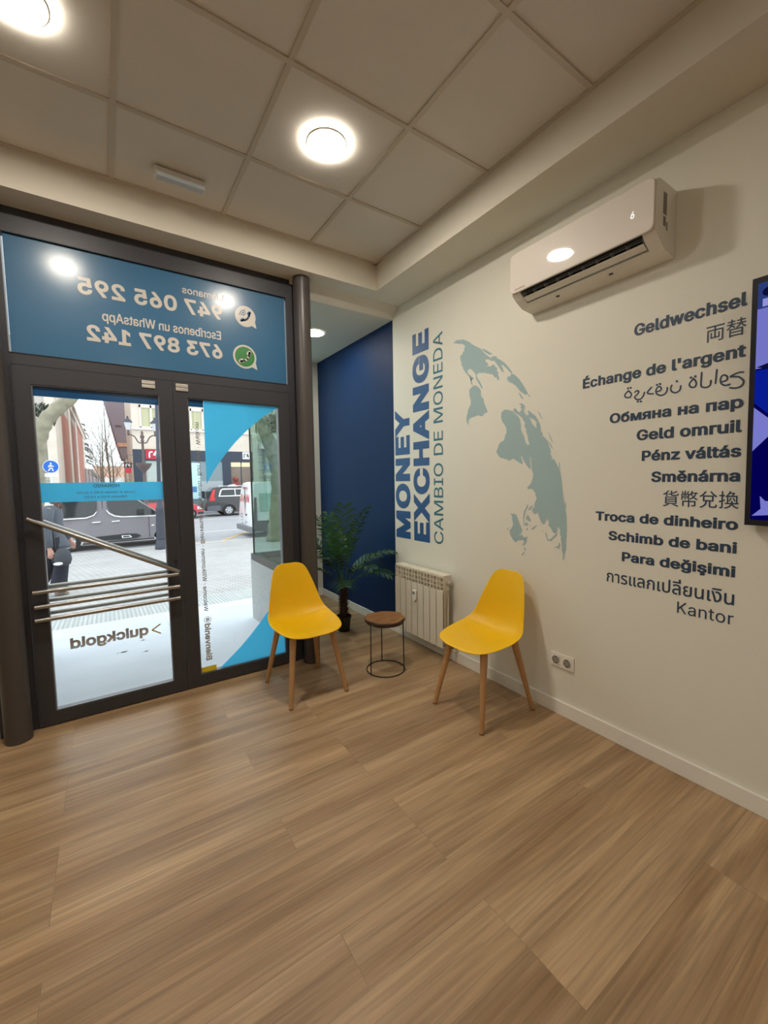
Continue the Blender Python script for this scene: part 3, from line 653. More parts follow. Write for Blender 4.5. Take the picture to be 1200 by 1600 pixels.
# ------------------------------------------------------------------ double socket
t = thing('wall_socket', 'white double wall socket low on the white wall', 'socket', (0, -1.67, .331))
m = MB(); m.box(-.010, -.0005, -1.745, -1.594, .289, .371, bev=.003); m.build('socket_frame', M_WHITEP, t)
for y in (-1.633, -1.706):
    m = MB(); m.box(-.013, -.0101, y-.027, y+.027, .304, .358, bev=.002)
    m.lathe([(.0235, -.0142), (.0235, -.013), (.020, -.013), (.0195, -.0105)], (0, y, .331), 24, 'x', cap=False)
    ins = m.build('socket_insert', M_WHITEP, t, auto=40)
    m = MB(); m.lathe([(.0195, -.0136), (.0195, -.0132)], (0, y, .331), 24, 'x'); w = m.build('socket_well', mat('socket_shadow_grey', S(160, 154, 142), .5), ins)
    m = MB(); [m.lathe([(.0032, -.0140), (.0032, -.0137)], (0, y+d, .331), 10, 'x') for d in (-.0095, .0095)]
    [m.box(-.0145, -.0137, y-.004, y+.004, .331+s*.0165-.002, .331+s*.0165+.002) for s in (-1, 1)]
    m.build('socket_contacts', M_BLACK, ins)

# ------------------------------------------------------------------ radiator
M_RAD = mat('cream_radiator_enamel', S(226, 216, 196), .35)
t = thing('radiator', 'cream sectional radiator on the white wall beside the navy alcove', 'radiator', (0, -.43, .12))
for k in range(8):
    y1 = -.118-k*.079; y0 = y1-.079; yc = (y0+y1)/2
    m = MB(); m.box(-.126, -.122, y0+.0035, y1-.0035, .126, .575, bev=.0015)                    # front plate
    m.box(-.122, -.040, yc-.010, yc+.010, .150, .572); m.box(-.122, -.112, yc-.003, yc+.003, .572, .672)
    m.tube([(-.08, y0, .170), (-.08, y1, .170)], .021, 12); m.tube([(-.062, y0, .618), (-.062, y1, .618)], .019, 12)
    for x in (-.104, -.062): m.box(x-.0015, x+.0015, y0+.006, y1-.006, .15, .565)
    for z in (.600, .636): m.box(-.118, -.114, y0+.003, y1-.003, z, z+.006)               # outlet grille
    for y in (y0+.003, y1-.003): m.box(-.120, -.060, y-.0022, y+.0022, .575, .672)
    m.box(-.119, -.036, y0+.0006, y1-.0006, .672, .690, bev=.003)
    m.build('radiator_section', M_RAD, t)
m = MB(); m.tube([(-.08, -.75, .63), (-.08, -.776, .63)], .017, 12); m.lathe([(.014, -.792), (.019, -.790), (.019, -.778), (.014, -.776)], (-.08, 0, .63), 14, 'y'); m.build('bleed_valve', mat('valve_grey', S(176, 170, 156), .4, metal=.3), t, auto=40)
m = MB(); m.tube([(-.08, -.75, .170), (-.08, -.79, .170)], .016, 12); m.tube([(-.08, -.785, .17), (-.08, -.785, .155), (-.08, -.785, .16), (-.001, -.785, .16)], .010, 10)
m.lathe([(.017, .128), (.020, .132), (.020, .150), (.012, .156)], (-.08, -.785, 0), 14); m.build('return_valve', mat('dark_valve', S(70, 66, 60), .45, metal=.4), t, auto=40)
m = MB(); m.prism([(-.390, .514), (-.432, .514), (-.432, .440), (-.411, .412), (-.390, .440)], lambda a, b, d: (d, a, b), -.146, -.1265)
o = m.build('heat_meter', M_WHITEP, t); bv = o.modifiers.new('bevel', 'BEVEL'); bv.width = .005; bv.segments = 3
m = MB(); m.box(-.1475, -.1465, -.424, -.398, .482, .502); m.build('meter_window', mat('meter_lcd', S(120, 124, 116), .3), t)

# ------------------------------------------------------------------ side table
M_TOP = mat('dark_acacia', S(140, 96, 54), .45, vary=.8, vscale=11, stretch=(1, 4, 1), bump=.1)
M_BARK = mat('bark_edge', S(66, 40, 22), .7, vary=.3, vscale=60, bump=.3, bscale=90)
t = thing('side_table', 'small round wooden side table on a thin black wire frame', 'side table', (-.524, -.55, 0))
m = MB(); R_ = [.150+.004*math.sin(3*a+1)+.003*math.sin(7*a) for a in [2*math.pi*k/48 for k in range(48)]]
def dring(z, k): return [m.b.verts.new((-.524+R_[i]*k*math.cos(2*math.pi*i/48), -.55+R_[i]*k*math.sin(2*math.pi*i/48), z)) for i in range(48)]
ra, rb, rc, rd = dring(.374, .93), dring(.379, 1), dring(.394, 1.01), dring(.400, .975)
m.mi = 1; m.bridge(ra, rb); m.bridge(rb, rc); m.bridge(rc, rd); m.face(ra[::-1]); m.mi = 0; m.face(rd)
m.build('table_top', [M_TOP, M_BARK], t)
def circ(r, z, n=40): return [(-.524+r*math.cos(2*math.pi*k/n), -.55+r*math.sin(2*math.pi*k/n), z) for k in range(n)]
m = MB(); m.tube(circ(.143, .0045), .0045, 8, closed=True); m.build('base_ring', M_BLACK, t, smooth=True)
m = MB(); m.tube(circ(.138, .3695), .0042, 8, closed=True); m.build('top_ring', M_BLACK, t, smooth=True)
for a in (188, 68, -50):
    a = math.radians(a); m = MB(); m.tube([(-.524+.143*math.cos(a), -.55+.143*math.sin(a), .006), (-.524+.139*math.cos(a), -.55+.139*math.sin(a), .371)], .0042, 8); m.build('leg', M_BLACK, t, smooth=True)

# ------------------------------------------------------------------ yellow chairs
PROF = [(-.236, .431, .060, 0), (-.230, .436, .125, 0), (-.212, .441, .172, .001), (-.18, .445, .204, .004), (-.13, .447, .225, .010), (-.06, .445, .239, .022), (.01, .441, .241, .036),
        (.085, .444, .234, .050), (.142, .466, .222, .058), (.176, .512, .208, .056), (.193, .578, .193, .046), (.206, .650, .176, .034), (.219, .718, .155, .022),
        (.231, .772, .136, .014), (.239, .806, .116, .009), (.244, .823, .090, .006), (.246, .831, .050, .003)]
def make_chair():
    t = thing('chair', 'x', 'chair', (0, 0, 0), group='yellow shell chairs')
    m = MB(); rows = []; n = len(PROF); NU = 17
    for i, (y, z, w, lf) in enumerate(PROF):
        a, b = PROF[max(i-1, 0)], PROF[min(i+1, n-1)]; d = Vector((b[0]-a[0], b[1]-a[1])).normalized(); nn = Vector((-d.y, d.x))
        r = []
        for j in range(NU):
            u = -1+2*j/(NU-1); u = math.copysign(abs(u)**.85, u); q = lf*abs(u)**2.4
            r.append((u*w*.97, y+nn.x*q, z+nn.y*q))
        rows.append(r)
    m.grid(rows); o = m.build('seat_shell', M_YELLOW, t, smooth=True, local=True)
    so = o.modifiers.new('thick', 'SOLIDIFY'); so.thickness = .007; so.offset = 0
    smoothmod(o, 2)
    m = MB()
    for s in (-1, 1): m.tube([(s*.11, -.12, .428), (s*.11, .11, .424)], .012, 8, flat=.7)
    for y in (-.115, .105): m.tube([(-.12, y, .428), (.12, y, .426)], .012, 8, flat=.7)
    m.box(-.05, .05, -.05, .05, .426, .438); m.build('under_frame', M_BLACK, t, local=True)
    for sx in (-1, 1):
        for sy in (-1, 1):
            m = MB(); top = Vector((sx*.135, sy*.130 - .005, .432)); bot = Vector((sx*.199, sy*.222, 0)); u = (top-bot)
            P = [bot, bot+u*.02, bot+u*.5, bot+u*.9, top]; m.tube(P, [.0125, .0135, .0175, .0215, .021], 12, up=(1, 0, 0))
            for v in m.b.verts:
                if v.co.z < .012: v.co.z = 0 if v.co.z < .0035 else v.co.z
            lg = m.build('leg', M_BEECH, t, auto=50, local=True)
            m = MB(); m.lathe([(.0135, .0002), (.0138, .006), (.0125, .0075)], (bot.x, bot.y, 0), 12); m.build('foot_pad', mat('felt_pad', S(120, 84, 56), .8), lg, local=True, auto=40)
    return t
def copytree(o, parent=None):
    c = o.copy(); COL.objects.link(c)
    if parent: c.parent = parent
    for ch in list(o.children): copytree(ch, c)
    return c
c1 = make_chair(); c2 = copytree(c1)
c1.location = (-1.126, -.452, 0); c1.rotation_euler.z = math.radians(1)
c1['label'] = 'yellow shell chair in front of the glass door, wooden legs'
c2.location = (-.318, -1.335, 0); c2.rotation_euler.z = math.radians(-90)
c2['label'] = 'yellow shell chair with its back to the white wall by the radiator'

# ------------------------------------------------------------------ potted palm
PX, PY = -.39, .36
t = thing('potted_palm', 'dark green artificial palm in a small black pot in the alcove', 'plant', (PX, PY, 0))
m = MB(); m.lathe([(.052, .0005), (.054, .004), (.066, .125), (.072, .127), (.073, .145), (.066, .146), (.063, .122)], (PX, PY, 0), 28, cap=False)
m.lathe([(.052, .0006), (.0005, .0007)], (PX, PY, 0), 28, cap=False)
m.build('pot', mat('black_pot', S(22, 22, 22), .4), t, auto=40)
m = MB(); m.lathe([(.064, .118), (.02, .124), (.001, .124)], (PX, PY, 0), 20, cap=False); m.build('soil', mat('soil', S(74, 58, 46), .9, bump=.5), t)
m = MB(); random.seed(3)
m.lathe([(.030, .12), (.036, .18), (.034, .28), (.037, .36), (.030, .43), (.012, .47)], (PX, PY, 0), 14)
for k in range(70):                       # ragged leaf bases
    a = k*2.4; z = .135+.30*k/70; r = .033
    b = Vector((PX+r*math.cos(a), PY+r*math.sin(a), z)); d = Vector((math.cos(a), math.sin(a), 1.5)).normalized()
    m.tube([b-d*.012, b+d*.012, b+d*.034+Vector((math.cos(a), math.sin(a), 0))*.006], [.010, .008, .002], 5, flat=.5)
m.build('trunk', mat('palm_trunk', S(64, 40, 30), .8, vary=.35, vscale=40), t)
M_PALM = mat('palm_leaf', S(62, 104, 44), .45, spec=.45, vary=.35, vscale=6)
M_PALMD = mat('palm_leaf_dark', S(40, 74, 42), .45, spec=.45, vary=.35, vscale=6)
def frond(az, lean, L, droop, dark=0, wide=.19):
    """rachis leaves the trunk top, leaflets on both sides"""
    a = math.radians(az); h = Vector((math.cos(a), math.sin(a), 0)); side = Vector((-math.sin(a), math.cos(a), 0))
    P = []; p = Vector((PX, PY, .42))+h*.015; ang = math.radians(lean); n = 22
    for i in range(n+1):
        P.append(p.copy()); ang += math.radians(droop)/n*(i/n)*2
        p = p+(h*math.sin(ang)+Vector((0, 0, 1))*math.cos(ang))*(L/n)
    m = MB(); m.tube(P, [.0045-.0035*i/n for i in range(n+1)], 5)
    for i in range(8, n+1):
        for k in ((0, .5) if i % 2 else (0,)):
            if i+k > n: continue
            f = (i+k-8)/(n-8); q = P[i].lerp(P[min(i+1, n)], k); tg = (P[min(i+1, n)]-P[i-1]).normalized()
            ln = wide*(math.sin(math.pi*(.18+.70*f))**.7)*random.uniform(.9, 1.08)
            nrm = side.cross(tg)
            for s in (-1, 1):
                d = (side*s*.86+tg*(.42+.35*f)+nrm*(-.10)).normalized()
                w = tg*.0072; e1 = q+d*ln*.5+nrm*(-.006); e2 = q+d*ln+Vector((0, 0, -1))*ln*.22
                e2.x = min(e2.x, -.012); e1.x = min(e1.x, -.012)
                va = [m.b.verts.new(x) for x in (q-w*.5, q+w*.5, e1+w, e1-w, e2)]
                m.face([va[0], va[1], va[2], va[3]]); m.face([va[3], va[2], va[4]])
    for v in m.b.verts: v.co.x = min(v.co.x, -.008); v.co.y = min(v.co.y, 1.6)
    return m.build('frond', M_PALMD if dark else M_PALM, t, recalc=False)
random.seed(5)
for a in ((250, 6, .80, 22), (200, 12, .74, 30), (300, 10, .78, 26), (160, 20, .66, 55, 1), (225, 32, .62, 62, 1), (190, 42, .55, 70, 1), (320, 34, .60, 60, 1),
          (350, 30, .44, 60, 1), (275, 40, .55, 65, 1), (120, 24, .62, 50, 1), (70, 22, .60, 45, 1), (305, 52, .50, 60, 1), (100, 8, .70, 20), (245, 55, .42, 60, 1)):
    frond(*a)
# ================================================================== the street outside
def gz(y): return -.04-.61*min(max((y-.1)/10.9, 0), 1)
RZ = -.65
def ground_mat(name, col, kind):
    m = mat(name, col, .8, spec=.2); n = m.node_tree.nodes; l = m.node_tree.links; p = n['Principled BSDF']
    t = n.new('ShaderNodeTexCoord')
    if kind == 'cobble':
        b = n.new('ShaderNodeTexBrick'); b.inputs['Scale'].default_value = 1; b.inputs['Brick Width'].default_value = .14; b.inputs['Row Height'].default_value = .09
        b.inputs['Mortar Size'].default_value = .008; mp = n.new('ShaderNodeMapping'); mp.inputs['Rotation'].default_value = (0, 0, .5); DK = .62
        l.new(t.outputs['Object'], mp.inputs[0]); l.new(mp.outputs[0], b.inputs['Vector'])
    else:
        b = n.new('ShaderNodeTexBrick'); b.inputs['Scale'].default_value = 1
        w, h, ms = {'rib': (4.0, .055, .010), 'slab': (.045, .8, .010), 'flag': (1.25, 2.65, .004)}[kind]
        b.offset = 0; b.inputs['Brick Width'].default_value = w; b.inputs['Row Height'].default_value = h; b.inputs['Mortar Size'].default_value = ms
        mp = n.new('ShaderNodeMapping'); mp.inputs['Location'].default_value = (.45, 0, 0); l.new(t.outputs['Object'], mp.inputs[0]); l.new(mp.outputs[0], b.inputs['Vector'])
    b.inputs['Color1'].default_value = tuple(c*.93 for c in col[:3])+(1,); b.inputs['Color2'].default_value = tuple(min(1, c*1.05) for c in col[:3])+(1,)
    b.inputs['Mortar'].default_value = tuple(c*(.6 if kind == 'cobble' else .76) for c in col[:3])+(1,)
    z = n.new('ShaderNodeTexNoise'); z.inputs['Scale'].default_value = 1.3; z.inputs['Detail'].default_value = 8; l.new(t.outputs['Object'], z.inputs['Vector'])
    q = n.new('ShaderNodeMapRange'); q.inputs[3].default_value = .78; q.inputs[4].default_value = 1.15; l.new(z.outputs['Fac'], q.inputs[0])
    x = n.new('ShaderNodeMix'); x.data_type = 'RGBA'; x.blend_type = 'MULTIPLY'; x.inputs[0].default_value = 1
    l.new(b.outputs['Color'], x.inputs[6]); l.new(q.outputs[0], x.inputs[7]); l.new(x.outputs[2], p.inputs['Base Color'])
    return m
def gstrip(name, y0, y1, mt, lab=None, x0=-40, x1=40):
    m = MB(); k = max(1, int((y1-y0)/1.0)); ys_ = [y0+(y1-y0)*i/k for i in range(k+1)]
    for a, b in zip(ys_[:-1], ys_[1:]):
        m.poly([(x0, a, gz(a)), (x1, a, gz(a)), (x1, b, gz(b)), (x0, b, gz(b))])
    return struct(m.build(name, mt, recalc=False), lab)
m = MB(); m.poly([(-6, .051, gz(.1)), (6, .051, gz(.1)), (6, 2.7, gz(2.7)), (-6, 2.7, gz(2.7))])
struct(m.build('pavement_slab', ground_mat('pale_concrete_flags', S(212, 218, 226), 'flag'), recalc=False), 'pale concrete slab at the shop door')
gstrip('pavement_ribbed_strip', 2.7, 3.42, ground_mat('ribbed_tactile_paving', S(186, 190, 190), 'slab'))
gstrip('pavement', 3.42, 12.2, ground_mat('small_paving', S(184, 182, 182), 'cobble'), 'paved sidewalk sloping down to the street')
m = MB(); m.box(-40, 40, 12.2, 12.45, RZ-.1, RZ+.012); struct(m.build('kerb', mat('kerb_stone', S(186, 184, 180), .7, vary=.15)))
m = MB(); m.poly([(-60, 12.45, RZ-.02), (60, 12.45, RZ-.02), (60, 120, RZ-.02), (-60, 120, RZ-.02)])
struct(m.build('road', mat('pale_asphalt', S(160, 160, 165), .8, vary=.18, vscale=3), recalc=False), 'pale asphalt street')
m = MB(); pts = [(-.6, 12.72), (.45, 12.69), (1.13, 12.56), (2.6, 14.68)]
strokes(m, pts, .06, lambda x, y: (x, y, RZ-.014), closed=False); struct(m.build('road_line', mat('yellow_road_paint', S(222, 180, 84), .7), recalc=False), 'yellow parking bay line')
m = MB(); [m.poly([(x, y0, RZ-.014), (x+w, y0, RZ-.014), (x+w, y0+.14, RZ-.014), (x, y0+.14, RZ-.014)]) for x, w, y0 in ((1.0, 1.6, 15.9), (1.0, 30, 22.3))]
struct(m.build('road_line', mat('white_road_paint', S(226, 226, 226), .7), recalc=False), 'white lane line')
LEAFM = mat('dry_leaf', S(92, 80, 70), .9)
for i, (x, y, lab) in enumerate(((-1.98, 1.60, 'dry leaf on the pale slab nearest the shop name'), (-2.15, 1.32, 'dry curled leaf on the pale slab at the middle of the left door glass'), (-1.98, 1.20, 'dry leaf on the pale slab close to the door rail'))):
    m = MB(); z = gz(.1)+(gz(2.7)-gz(.1))*(y-.051)/2.649; r = .022 if i != 1 else .034
    m.poly([(x-r, y, z+.002), (x-.1*r, y-.35*r, z+.003), (x+r, y+.1*r, z+.008), (x+.3*r, y+.5*r, z+.003), (x-.5*r, y+.4*r, z+.003)])
    m.poly([(x-r, y, z+.002), (x-1.7*r, y-.1*r, z+.002), (x-1.6*r, y+.1*r, z+.003)])
    tag(m.build('fallen_leaf', LEAFM, recalc=False), lab, 'leaf', 'dry leaves on the entrance slab')

# ------------------------------------------------------------------ buildings
ST = mat('pale_stone', S(222, 208, 194), .8, vary=.12, vscale=1.2, bump=.2, bscale=6)
ST2 = mat('warm_stone_panel', S(216, 204, 190), .8, vary=.16, vscale=2)
NAVYS = mat('navy_shopfront', S(34, 48, 68), .4)
WFR = mat('white_window_frame', S(232, 230, 224), .5)
CURT = mat('cream_curtain', S(186, 182, 150), .8, vary=.45, vscale=1.6, stretch=(9, 1, .1))
SHOPG = mat('grey_shop_glass', S(120, 138, 146), .15, spec=.6)
t = thing('building', 'stone building across the street with a navy shop front and curtained windows', 'building', (3.2, 29, RZ))
def bpart(nm, mt, fn, par=None):
    m = MB(); fn(m); return m.build(nm, mt, par or t)
bpart('facade', ST, lambda m: m.box(-.62, 7.2, 28, 36, RZ, 13))
bpart('shop_front', NAVYS, lambda m: [m.box(-.66, .02, 27.85, 28, RZ, 3.63), m.box(.02, 7.0, 27.85, 28, 2.92, 3.63), m.box(2.42, 2.62, 27.85, 28, RZ, 2.92), m.box(4.75, 5.30, 27.85, 28, RZ, 2.92), m.box(6.72, 6.85, 27.85, 28, RZ, 2.92)])
bpart('sill_band', WFR, lambda m: [m.box(-.66, 7.25, 27.8, 28, 4.88, 5.0), m.box(-.64, 7.2, 27.9, 28, 6.62, 6.8)])
bpart('stone_panel', ST2, lambda m: m.box(-.63, 7.18, 27.93, 28, 3.63, 4.88))
bpart('pilaster', ST2, lambda m: [m.box(6.86, 7.25, 27.75, 28, RZ, 4.88)])
for x0, x1 in ((-.17, 1.13), (2.05, 3.62), (4.5, 6.0)):
    w = bpart('window', WFR, lambda m: [m.box(x0, x0+.09, 27.9, 28, 5.0, 6.45), m.box(x1-.09, x1, 27.9, 28, 5.0, 6.45), m.box((x0+x1)/2-.05, (x0+x1)/2+.05, 27.9, 28, 5.0, 6.45), m.box(x0, x1, 27.9, 28, 5.0, 5.08), m.box(x0, x1, 27.9, 28, 6.28, 6.45)])
    bpart('pane', CURT, lambda m: m.box(x0+.09, x1-.09, 27.96, 27.995, 5.08, 6.28), w)
bpart('shop_window', mat('pale_green_shop_glass', S(176, 188, 182), .2, vary=.12, vscale=2, stretch=(.3, 1, 6)), lambda m: m.box(.02, 2.42, 27.93, 27.99, RZ, 2.92))
w = bpart('shop_window', SHOPG, lambda m: m.box(2.62, 4.75, 27.93, 27.99, RZ, 2.92))
bpart('poster', mat('pale_cyan_poster', S(196, 232, 240), .4), lambda m: m.box(2.63, 3.25, 27.9, 27.93, .35, 2.80), w)
bpart('poster_panel', mat('blue_poster_panel', S(78, 128, 176), .4), lambda m: m.box(2.68, 3.0, 27.88, 27.9, .82, 1.2), w)
bpart('window_decal', mat('grey_window_film', S(168, 176, 180), .4), lambda m: m.box(3.27, 4.74, 27.9, 27.93, RZ, 1.55), w)
w = bpart('shop_window', mat('warm_shop_interior', S(120, 104, 92), .3, vary=.4, vscale=1.2), lambda m: m.box(5.30, 6.72, 27.93, 27.99, RZ, 2.92))
bpart('lit_blind', mat('cream_blind', S(236, 220, 180), .6), lambda m: m.box(5.32, 6.7, 27.9, 27.93, 2.55, 2.86), w)
bpart('display', mat('red_display', S(150, 70, 66), .6), lambda m: [m.box(5.4, 5.9, 27.9, 27.93, .2, 1.5), m.lathe([(.02, 1.5), (.16, 1.56), (.2, 1.72), (.1, 1.85)], (5.62, 27.9, 0), 10)], w)
bpart('mullion', NAVYS, lambda m: m.box(6.0, 6.06, 27.9, 27.95, RZ, 2.92), w)
def r4(m, x0, z0, h, y):
    """white r4 sign letters drawn with strokes"""
    pl = lambda a, b: (x0+a*h, y, z0+b*h)
    for P in ([(.0, 0), (.0, .62), (.12, .84), (.42, .84)], [(.98, 1.0), (.60, .40), (1.12, .40)], [(.98, .62), (.98, 0)]): strokes(m, P, .105, pl, closed=False, ends=4)
def sign(lab, x0, x1, z0, z1, y, board, ink, sc, loc, brk=None):
    s_ = thing('shop_sign', lab, 'shop sign', (loc[0], y, z0))
    m = MB(); m.box(x0, x1, y-.06, y, z0, z1); m.build('sign_board', board, s_)
    m = MB(); h = (z1-z0)*sc; r4(m, (x0+x1)/2-.55*h, (z0+z1)/2-.5*h, h, y-.066); m.build('sign_lettering', ink, s_, recalc=False)
    return s_
REDS = mat('crimson_sign', S(176, 32, 56), .4); WHS = mat('white_sign', S(238, 238, 238), .5); DKS = mat('dark_sign', S(64, 28, 36), .5)
sign('crimson sign with white r4 lettering on the navy shop front', .04, .92, 3.0, 3.66, 27.84, REDS, WHS, .62, (.4, 0))
sign('white square sign with dark r4 lettering on the navy shop front', 6.14, 6.66, 3.10, 3.60, 27.84, WHS, NAVYS, .6, (6.4, 0))
s_ = sign('small dark hanging sign with white r4 lettering at the building corner', -1.12, -.72, 2.47, 2.82, 28.6, DKS, WHS, .6, (-.9, 0))
m = MB(); m.box(-1.08, -.76, 28.54, 28.6, 2.14, 2.46); m.build('red_panel', mat('bright_red_sign', S(214, 44, 66), .5), s_)
m = MB(); m.tube([(-.72, 28.57, 2.75), (-.622, 28.57, 2.75)], .02, 6); m.tube([(-.92, 28.57, 2.82), (-.92, 28.57, 3.3), (-.622, 28.57, 3.3)], .012, 6); m.build('bracket', M_BLACK, s_)

t = thing('building', 'mauve building with stepped overhangs beside the bare trees', 'building', (-1.0, 34, RZ))
xz = lambda a, b, d: (a, d, b)
bpart('overhang', mat('mauve_render', S(138, 124, 132), .8, vary=.08), lambda m: m.prism([(-2.1, 10), (-1.59, 7.4), (-1.13, 5.1), (-.35, 5.1), (-.35, 10)], xz, 41, 45))
bpart('orange_band', mat('terracotta_band', S(214, 160, 136), .8), lambda m: m.prism([(-1.13, 5.09), (-1.05, 4.76), (-.35, 4.76), (-.35, 5.09)], xz, 40.9, 45))
bpart('wall', mat('mauve_render', S(138, 124, 132), .8), lambda m: m.prism([(-1.05, 4.75), (-.80, 3.66), (-.35, 3.66), (-.35, 4.75)], xz, 41, 45))
bpart('lower_wall', ST2, lambda m: m.box(-.6, -.35, 41, 45, RZ, 3.65))
bpart('slot', mat('dark_vent', S(92, 80, 88), .8), lambda m: m.box(-1.2, -.75, 40.95, 41, 6.5, 6.62))

t = thing('building', 'grey stone building with tall red brick panels on its long side', 'building', (-6.5, 40, RZ))
bpart('front_wall', mat('mottled_grey_stone', S(186, 180, 172), .85, vary=.22, vscale=1.5, bump=.3, bscale=4), lambda m: m.box(-12, -4.35, 26, 68, RZ, 9.2))
bpart('front_panel', mat('grey_panel', S(150, 150, 142), .85, vary=.3, vscale=2.5), lambda m: m.box(-5.5, -4.75, 25.94, 26, 2.7, 5.0))
bpart('front_course', mat('shadow_joint', S(150, 144, 138), .9), lambda m: [m.box(-12, -4.35, 25.97, 26, z, z+.04) for z in (.3, .75, 1.2, 1.65, 2.1)])
bpart('corner_pier', ST2, lambda m: m.box(-4.7, -4.29, 25.9, 30.3, RZ, 8))
for y0, y1, z1 in ((30.4, 37.2, 6.35), (39.4, 46.4, 6.85), (48.7, 62.6, 7.5)):
    bpart('brick_panel', mat('red_brick', S(170, 108, 92), .85, vary=.15, vscale=3), lambda m: m.box(-4.35, -4.33, y0, y1, RZ, z1))
for y0, y1 in ((37.2, 39.4), (46.4, 48.7), (62.6, 68)): bpart('stone_pier', ST2, lambda m: m.box(-4.35, -4.27, y0, y1, RZ, 7.5))
bpart('cornice', ST, lambda m: [m.box(-4.9, -4.05, 25.6, 68.3, 8.0, 8.25), m.box(-4.6, -4.2, 25.8, 68, 7.5, 8.0)])

t = thing('building', 'low peach coloured building far behind the bare trees', 'building', (-1, 72, RZ))
bpart('wall', mat('peach_render', S(232, 190, 164), .9, vary=.12, vscale=2), lambda m: m.box(-3.6, 3, 75, 80, RZ, 4.3))
bpart('base_wall', mat('white_base', S(236, 232, 230), .9), lambda m: m.box(-3.7, 3.1, 74.8, 75, RZ, 2.5))
t = thing('fence', 'pale panel fence at the end of the side street', 'fence', (-3.7, 60, RZ))
bpart('fence_panels', mat('pale_fence', S(212, 214, 216), .8), lambda m: m.prism([(-4.2, RZ), (-4.2, 3.45), (-3.4, 3.35), (-2.9, 2.75), (-2.7, 2.3), (-2.7, RZ)], xz, 59.9, 60))
bpart('fence_posts', mat('grey_fence_post', S(160, 162, 166), .8), lambda m: [m.box(x-.03, x+.03, 59.8, 59.9, RZ, z) for x, z in ((-4.1, 3.5), (-3.75, 3.4), (-3.4, 3.35), (-3.05, 2.9))])
t = thing('building', 'pale block-built building behind the white van', 'building', (10.5, 29, RZ))
bpart('wall', mat('block_stone', S(200, 196, 184), .85, vary=.1, vscale=1.5), lambda m: m.box(7.3, 16, 28, 36, RZ, 10))
bpart('stone_joint', mat('shadow_joint', S(150, 144, 138), .9), lambda m: [m.box(7.3, 16, 27.97, 28, z, z+.05) for z in [.1+.55*k for k in range(9)]])
bpart('downpipe', mat('grey_pipe', S(140, 142, 140), .6), lambda m: [m.tube([(7.75, 27.9, RZ), (7.75, 27.9, 6)], .08, 8)])
bpart('porch_roof', WFR, lambda m: m.box(7.32, 8.4, 27.2, 28, 3.85, 4.2))

# ------------------------------------------------------------------ trees
BARK = mat('bare_bark', S(128, 116, 106), .9); PLANE = mat('plane_bark', S(138, 132, 114), .9, vary=.65, vscale=5, bump=.5, bscale=20)
def bare_tree(x, y, H, seed, lab, spread=.5, n0=16):
    random.seed(seed); t = thing('bare_tree', lab, 'tree', (x, y, RZ), group=None)
    m = MB(); lean = random.uniform(-.02, .02)
    tp = [Vector((x+lean*H*f+.07*math.sin(6*f+seed), y, RZ+H*f)) for f in [k/8 for k in range(9)]]
    m.tube(tp, [.12*(1-.92*k/8) for k in range(9)], 7); m.build('trunk', BARK, t)
    m = MB()
    def br(p, d, L, r, dep):
        pts = [p]; q = p
        for k in range(3):
            d = (d+Vector((random.uniform(-.16, .16), random.uniform(-.16, .16), random.uniform(.0, .18)))).normalized(); q = q+d*L/3; pts.append(q)
        m.tube(pts, [r, r*.8, r*.6, r*.35], 4, cap=False)
        if dep:
            for k in (1, 2, 2, 3): br(pts[k], (d+Vector((random.uniform(-.95, .95), random.uniform(-.7, .7), random.uniform(-.15, .5)))).normalized(), L*random.uniform(.45, .65), r*.55, dep-1)
    for k in range(n0):
        f = .18+.74*k/n0; p = tp[int(f*8)].lerp(tp[min(8, int(f*8)+1)], f*8-int(f*8)); a = k*2.4+seed
        br(p, Vector((math.cos(a)*spread*1.5, math.sin(a)*spread, 1)).normalized(), H*.30*(1.15-f*.6), .034*(1.15-f), 3)
    for v in m.b.verts: v.co.x = max(v.co.x, -3.98+.02*math.sin(v.co.z*9))
    m.build('branches', BARK, t, recalc=False); return t
bare_tree(-1.75, 48, 11.5, 1, 'tall bare tree in the middle of the side street view')
bare_tree(-2.35, 56, 10.5, 2, 'bare tree just left of the tallest bare tree')
bare_tree(-1.62, 38.5, 5.4, 4, 'short spreading bare tree beside the mauve building', .75, 12)
bare_tree(-2.55, 64, 9.0, 9, 'slender bare tree beside the dark conifer')
def conifer(x, y, z0, H, lab):
    random.seed(11); t = thing('conifer', lab, 'tree', (x, y, RZ)); m = MB(); m.tube([(x, y, RZ), (x, y, z0+H)], [.16, .03], 6); m.build('trunk', BARK, t)
    m = MB()
    for k in range(15):
        f = k/15; z = z0+H*f+random.uniform(-.35, .35); L = ((1.0-f)*1.7+.5)*random.uniform(.7, 1.15)
        for j in range(5):
            a = j*1.257+k*1.9+random.uniform(-.3, .3); d = Vector((math.cos(a), math.sin(a), 0)); sd = Vector((-math.sin(a), math.cos(a), 0))
            for i in range(9):
                q_ = (i+.5)/9; p = Vector((x, y, z))+d*L*q_+Vector((0, 0, .25*q_-.55*L*q_*q_))
                for s in range(5):
                    e = p+sd*random.uniform(-.3, .3)*(1.1-q_*.6)+d*random.uniform(-.05, .3)+Vector((0, 0, random.uniform(-.55, .1)))
                    g = p+d*.09+Vector((0, 0, random.uniform(-.06, .05)))
                    m.poly([p, g, e])
    m.build('needles', mat('conifer_needles', S(58, 76, 72), .8, vary=.3), t, recalc=False)
conifer(-4.7, 71, 1.4, 9.5, 'dark drooping conifer behind the brick panelled building')
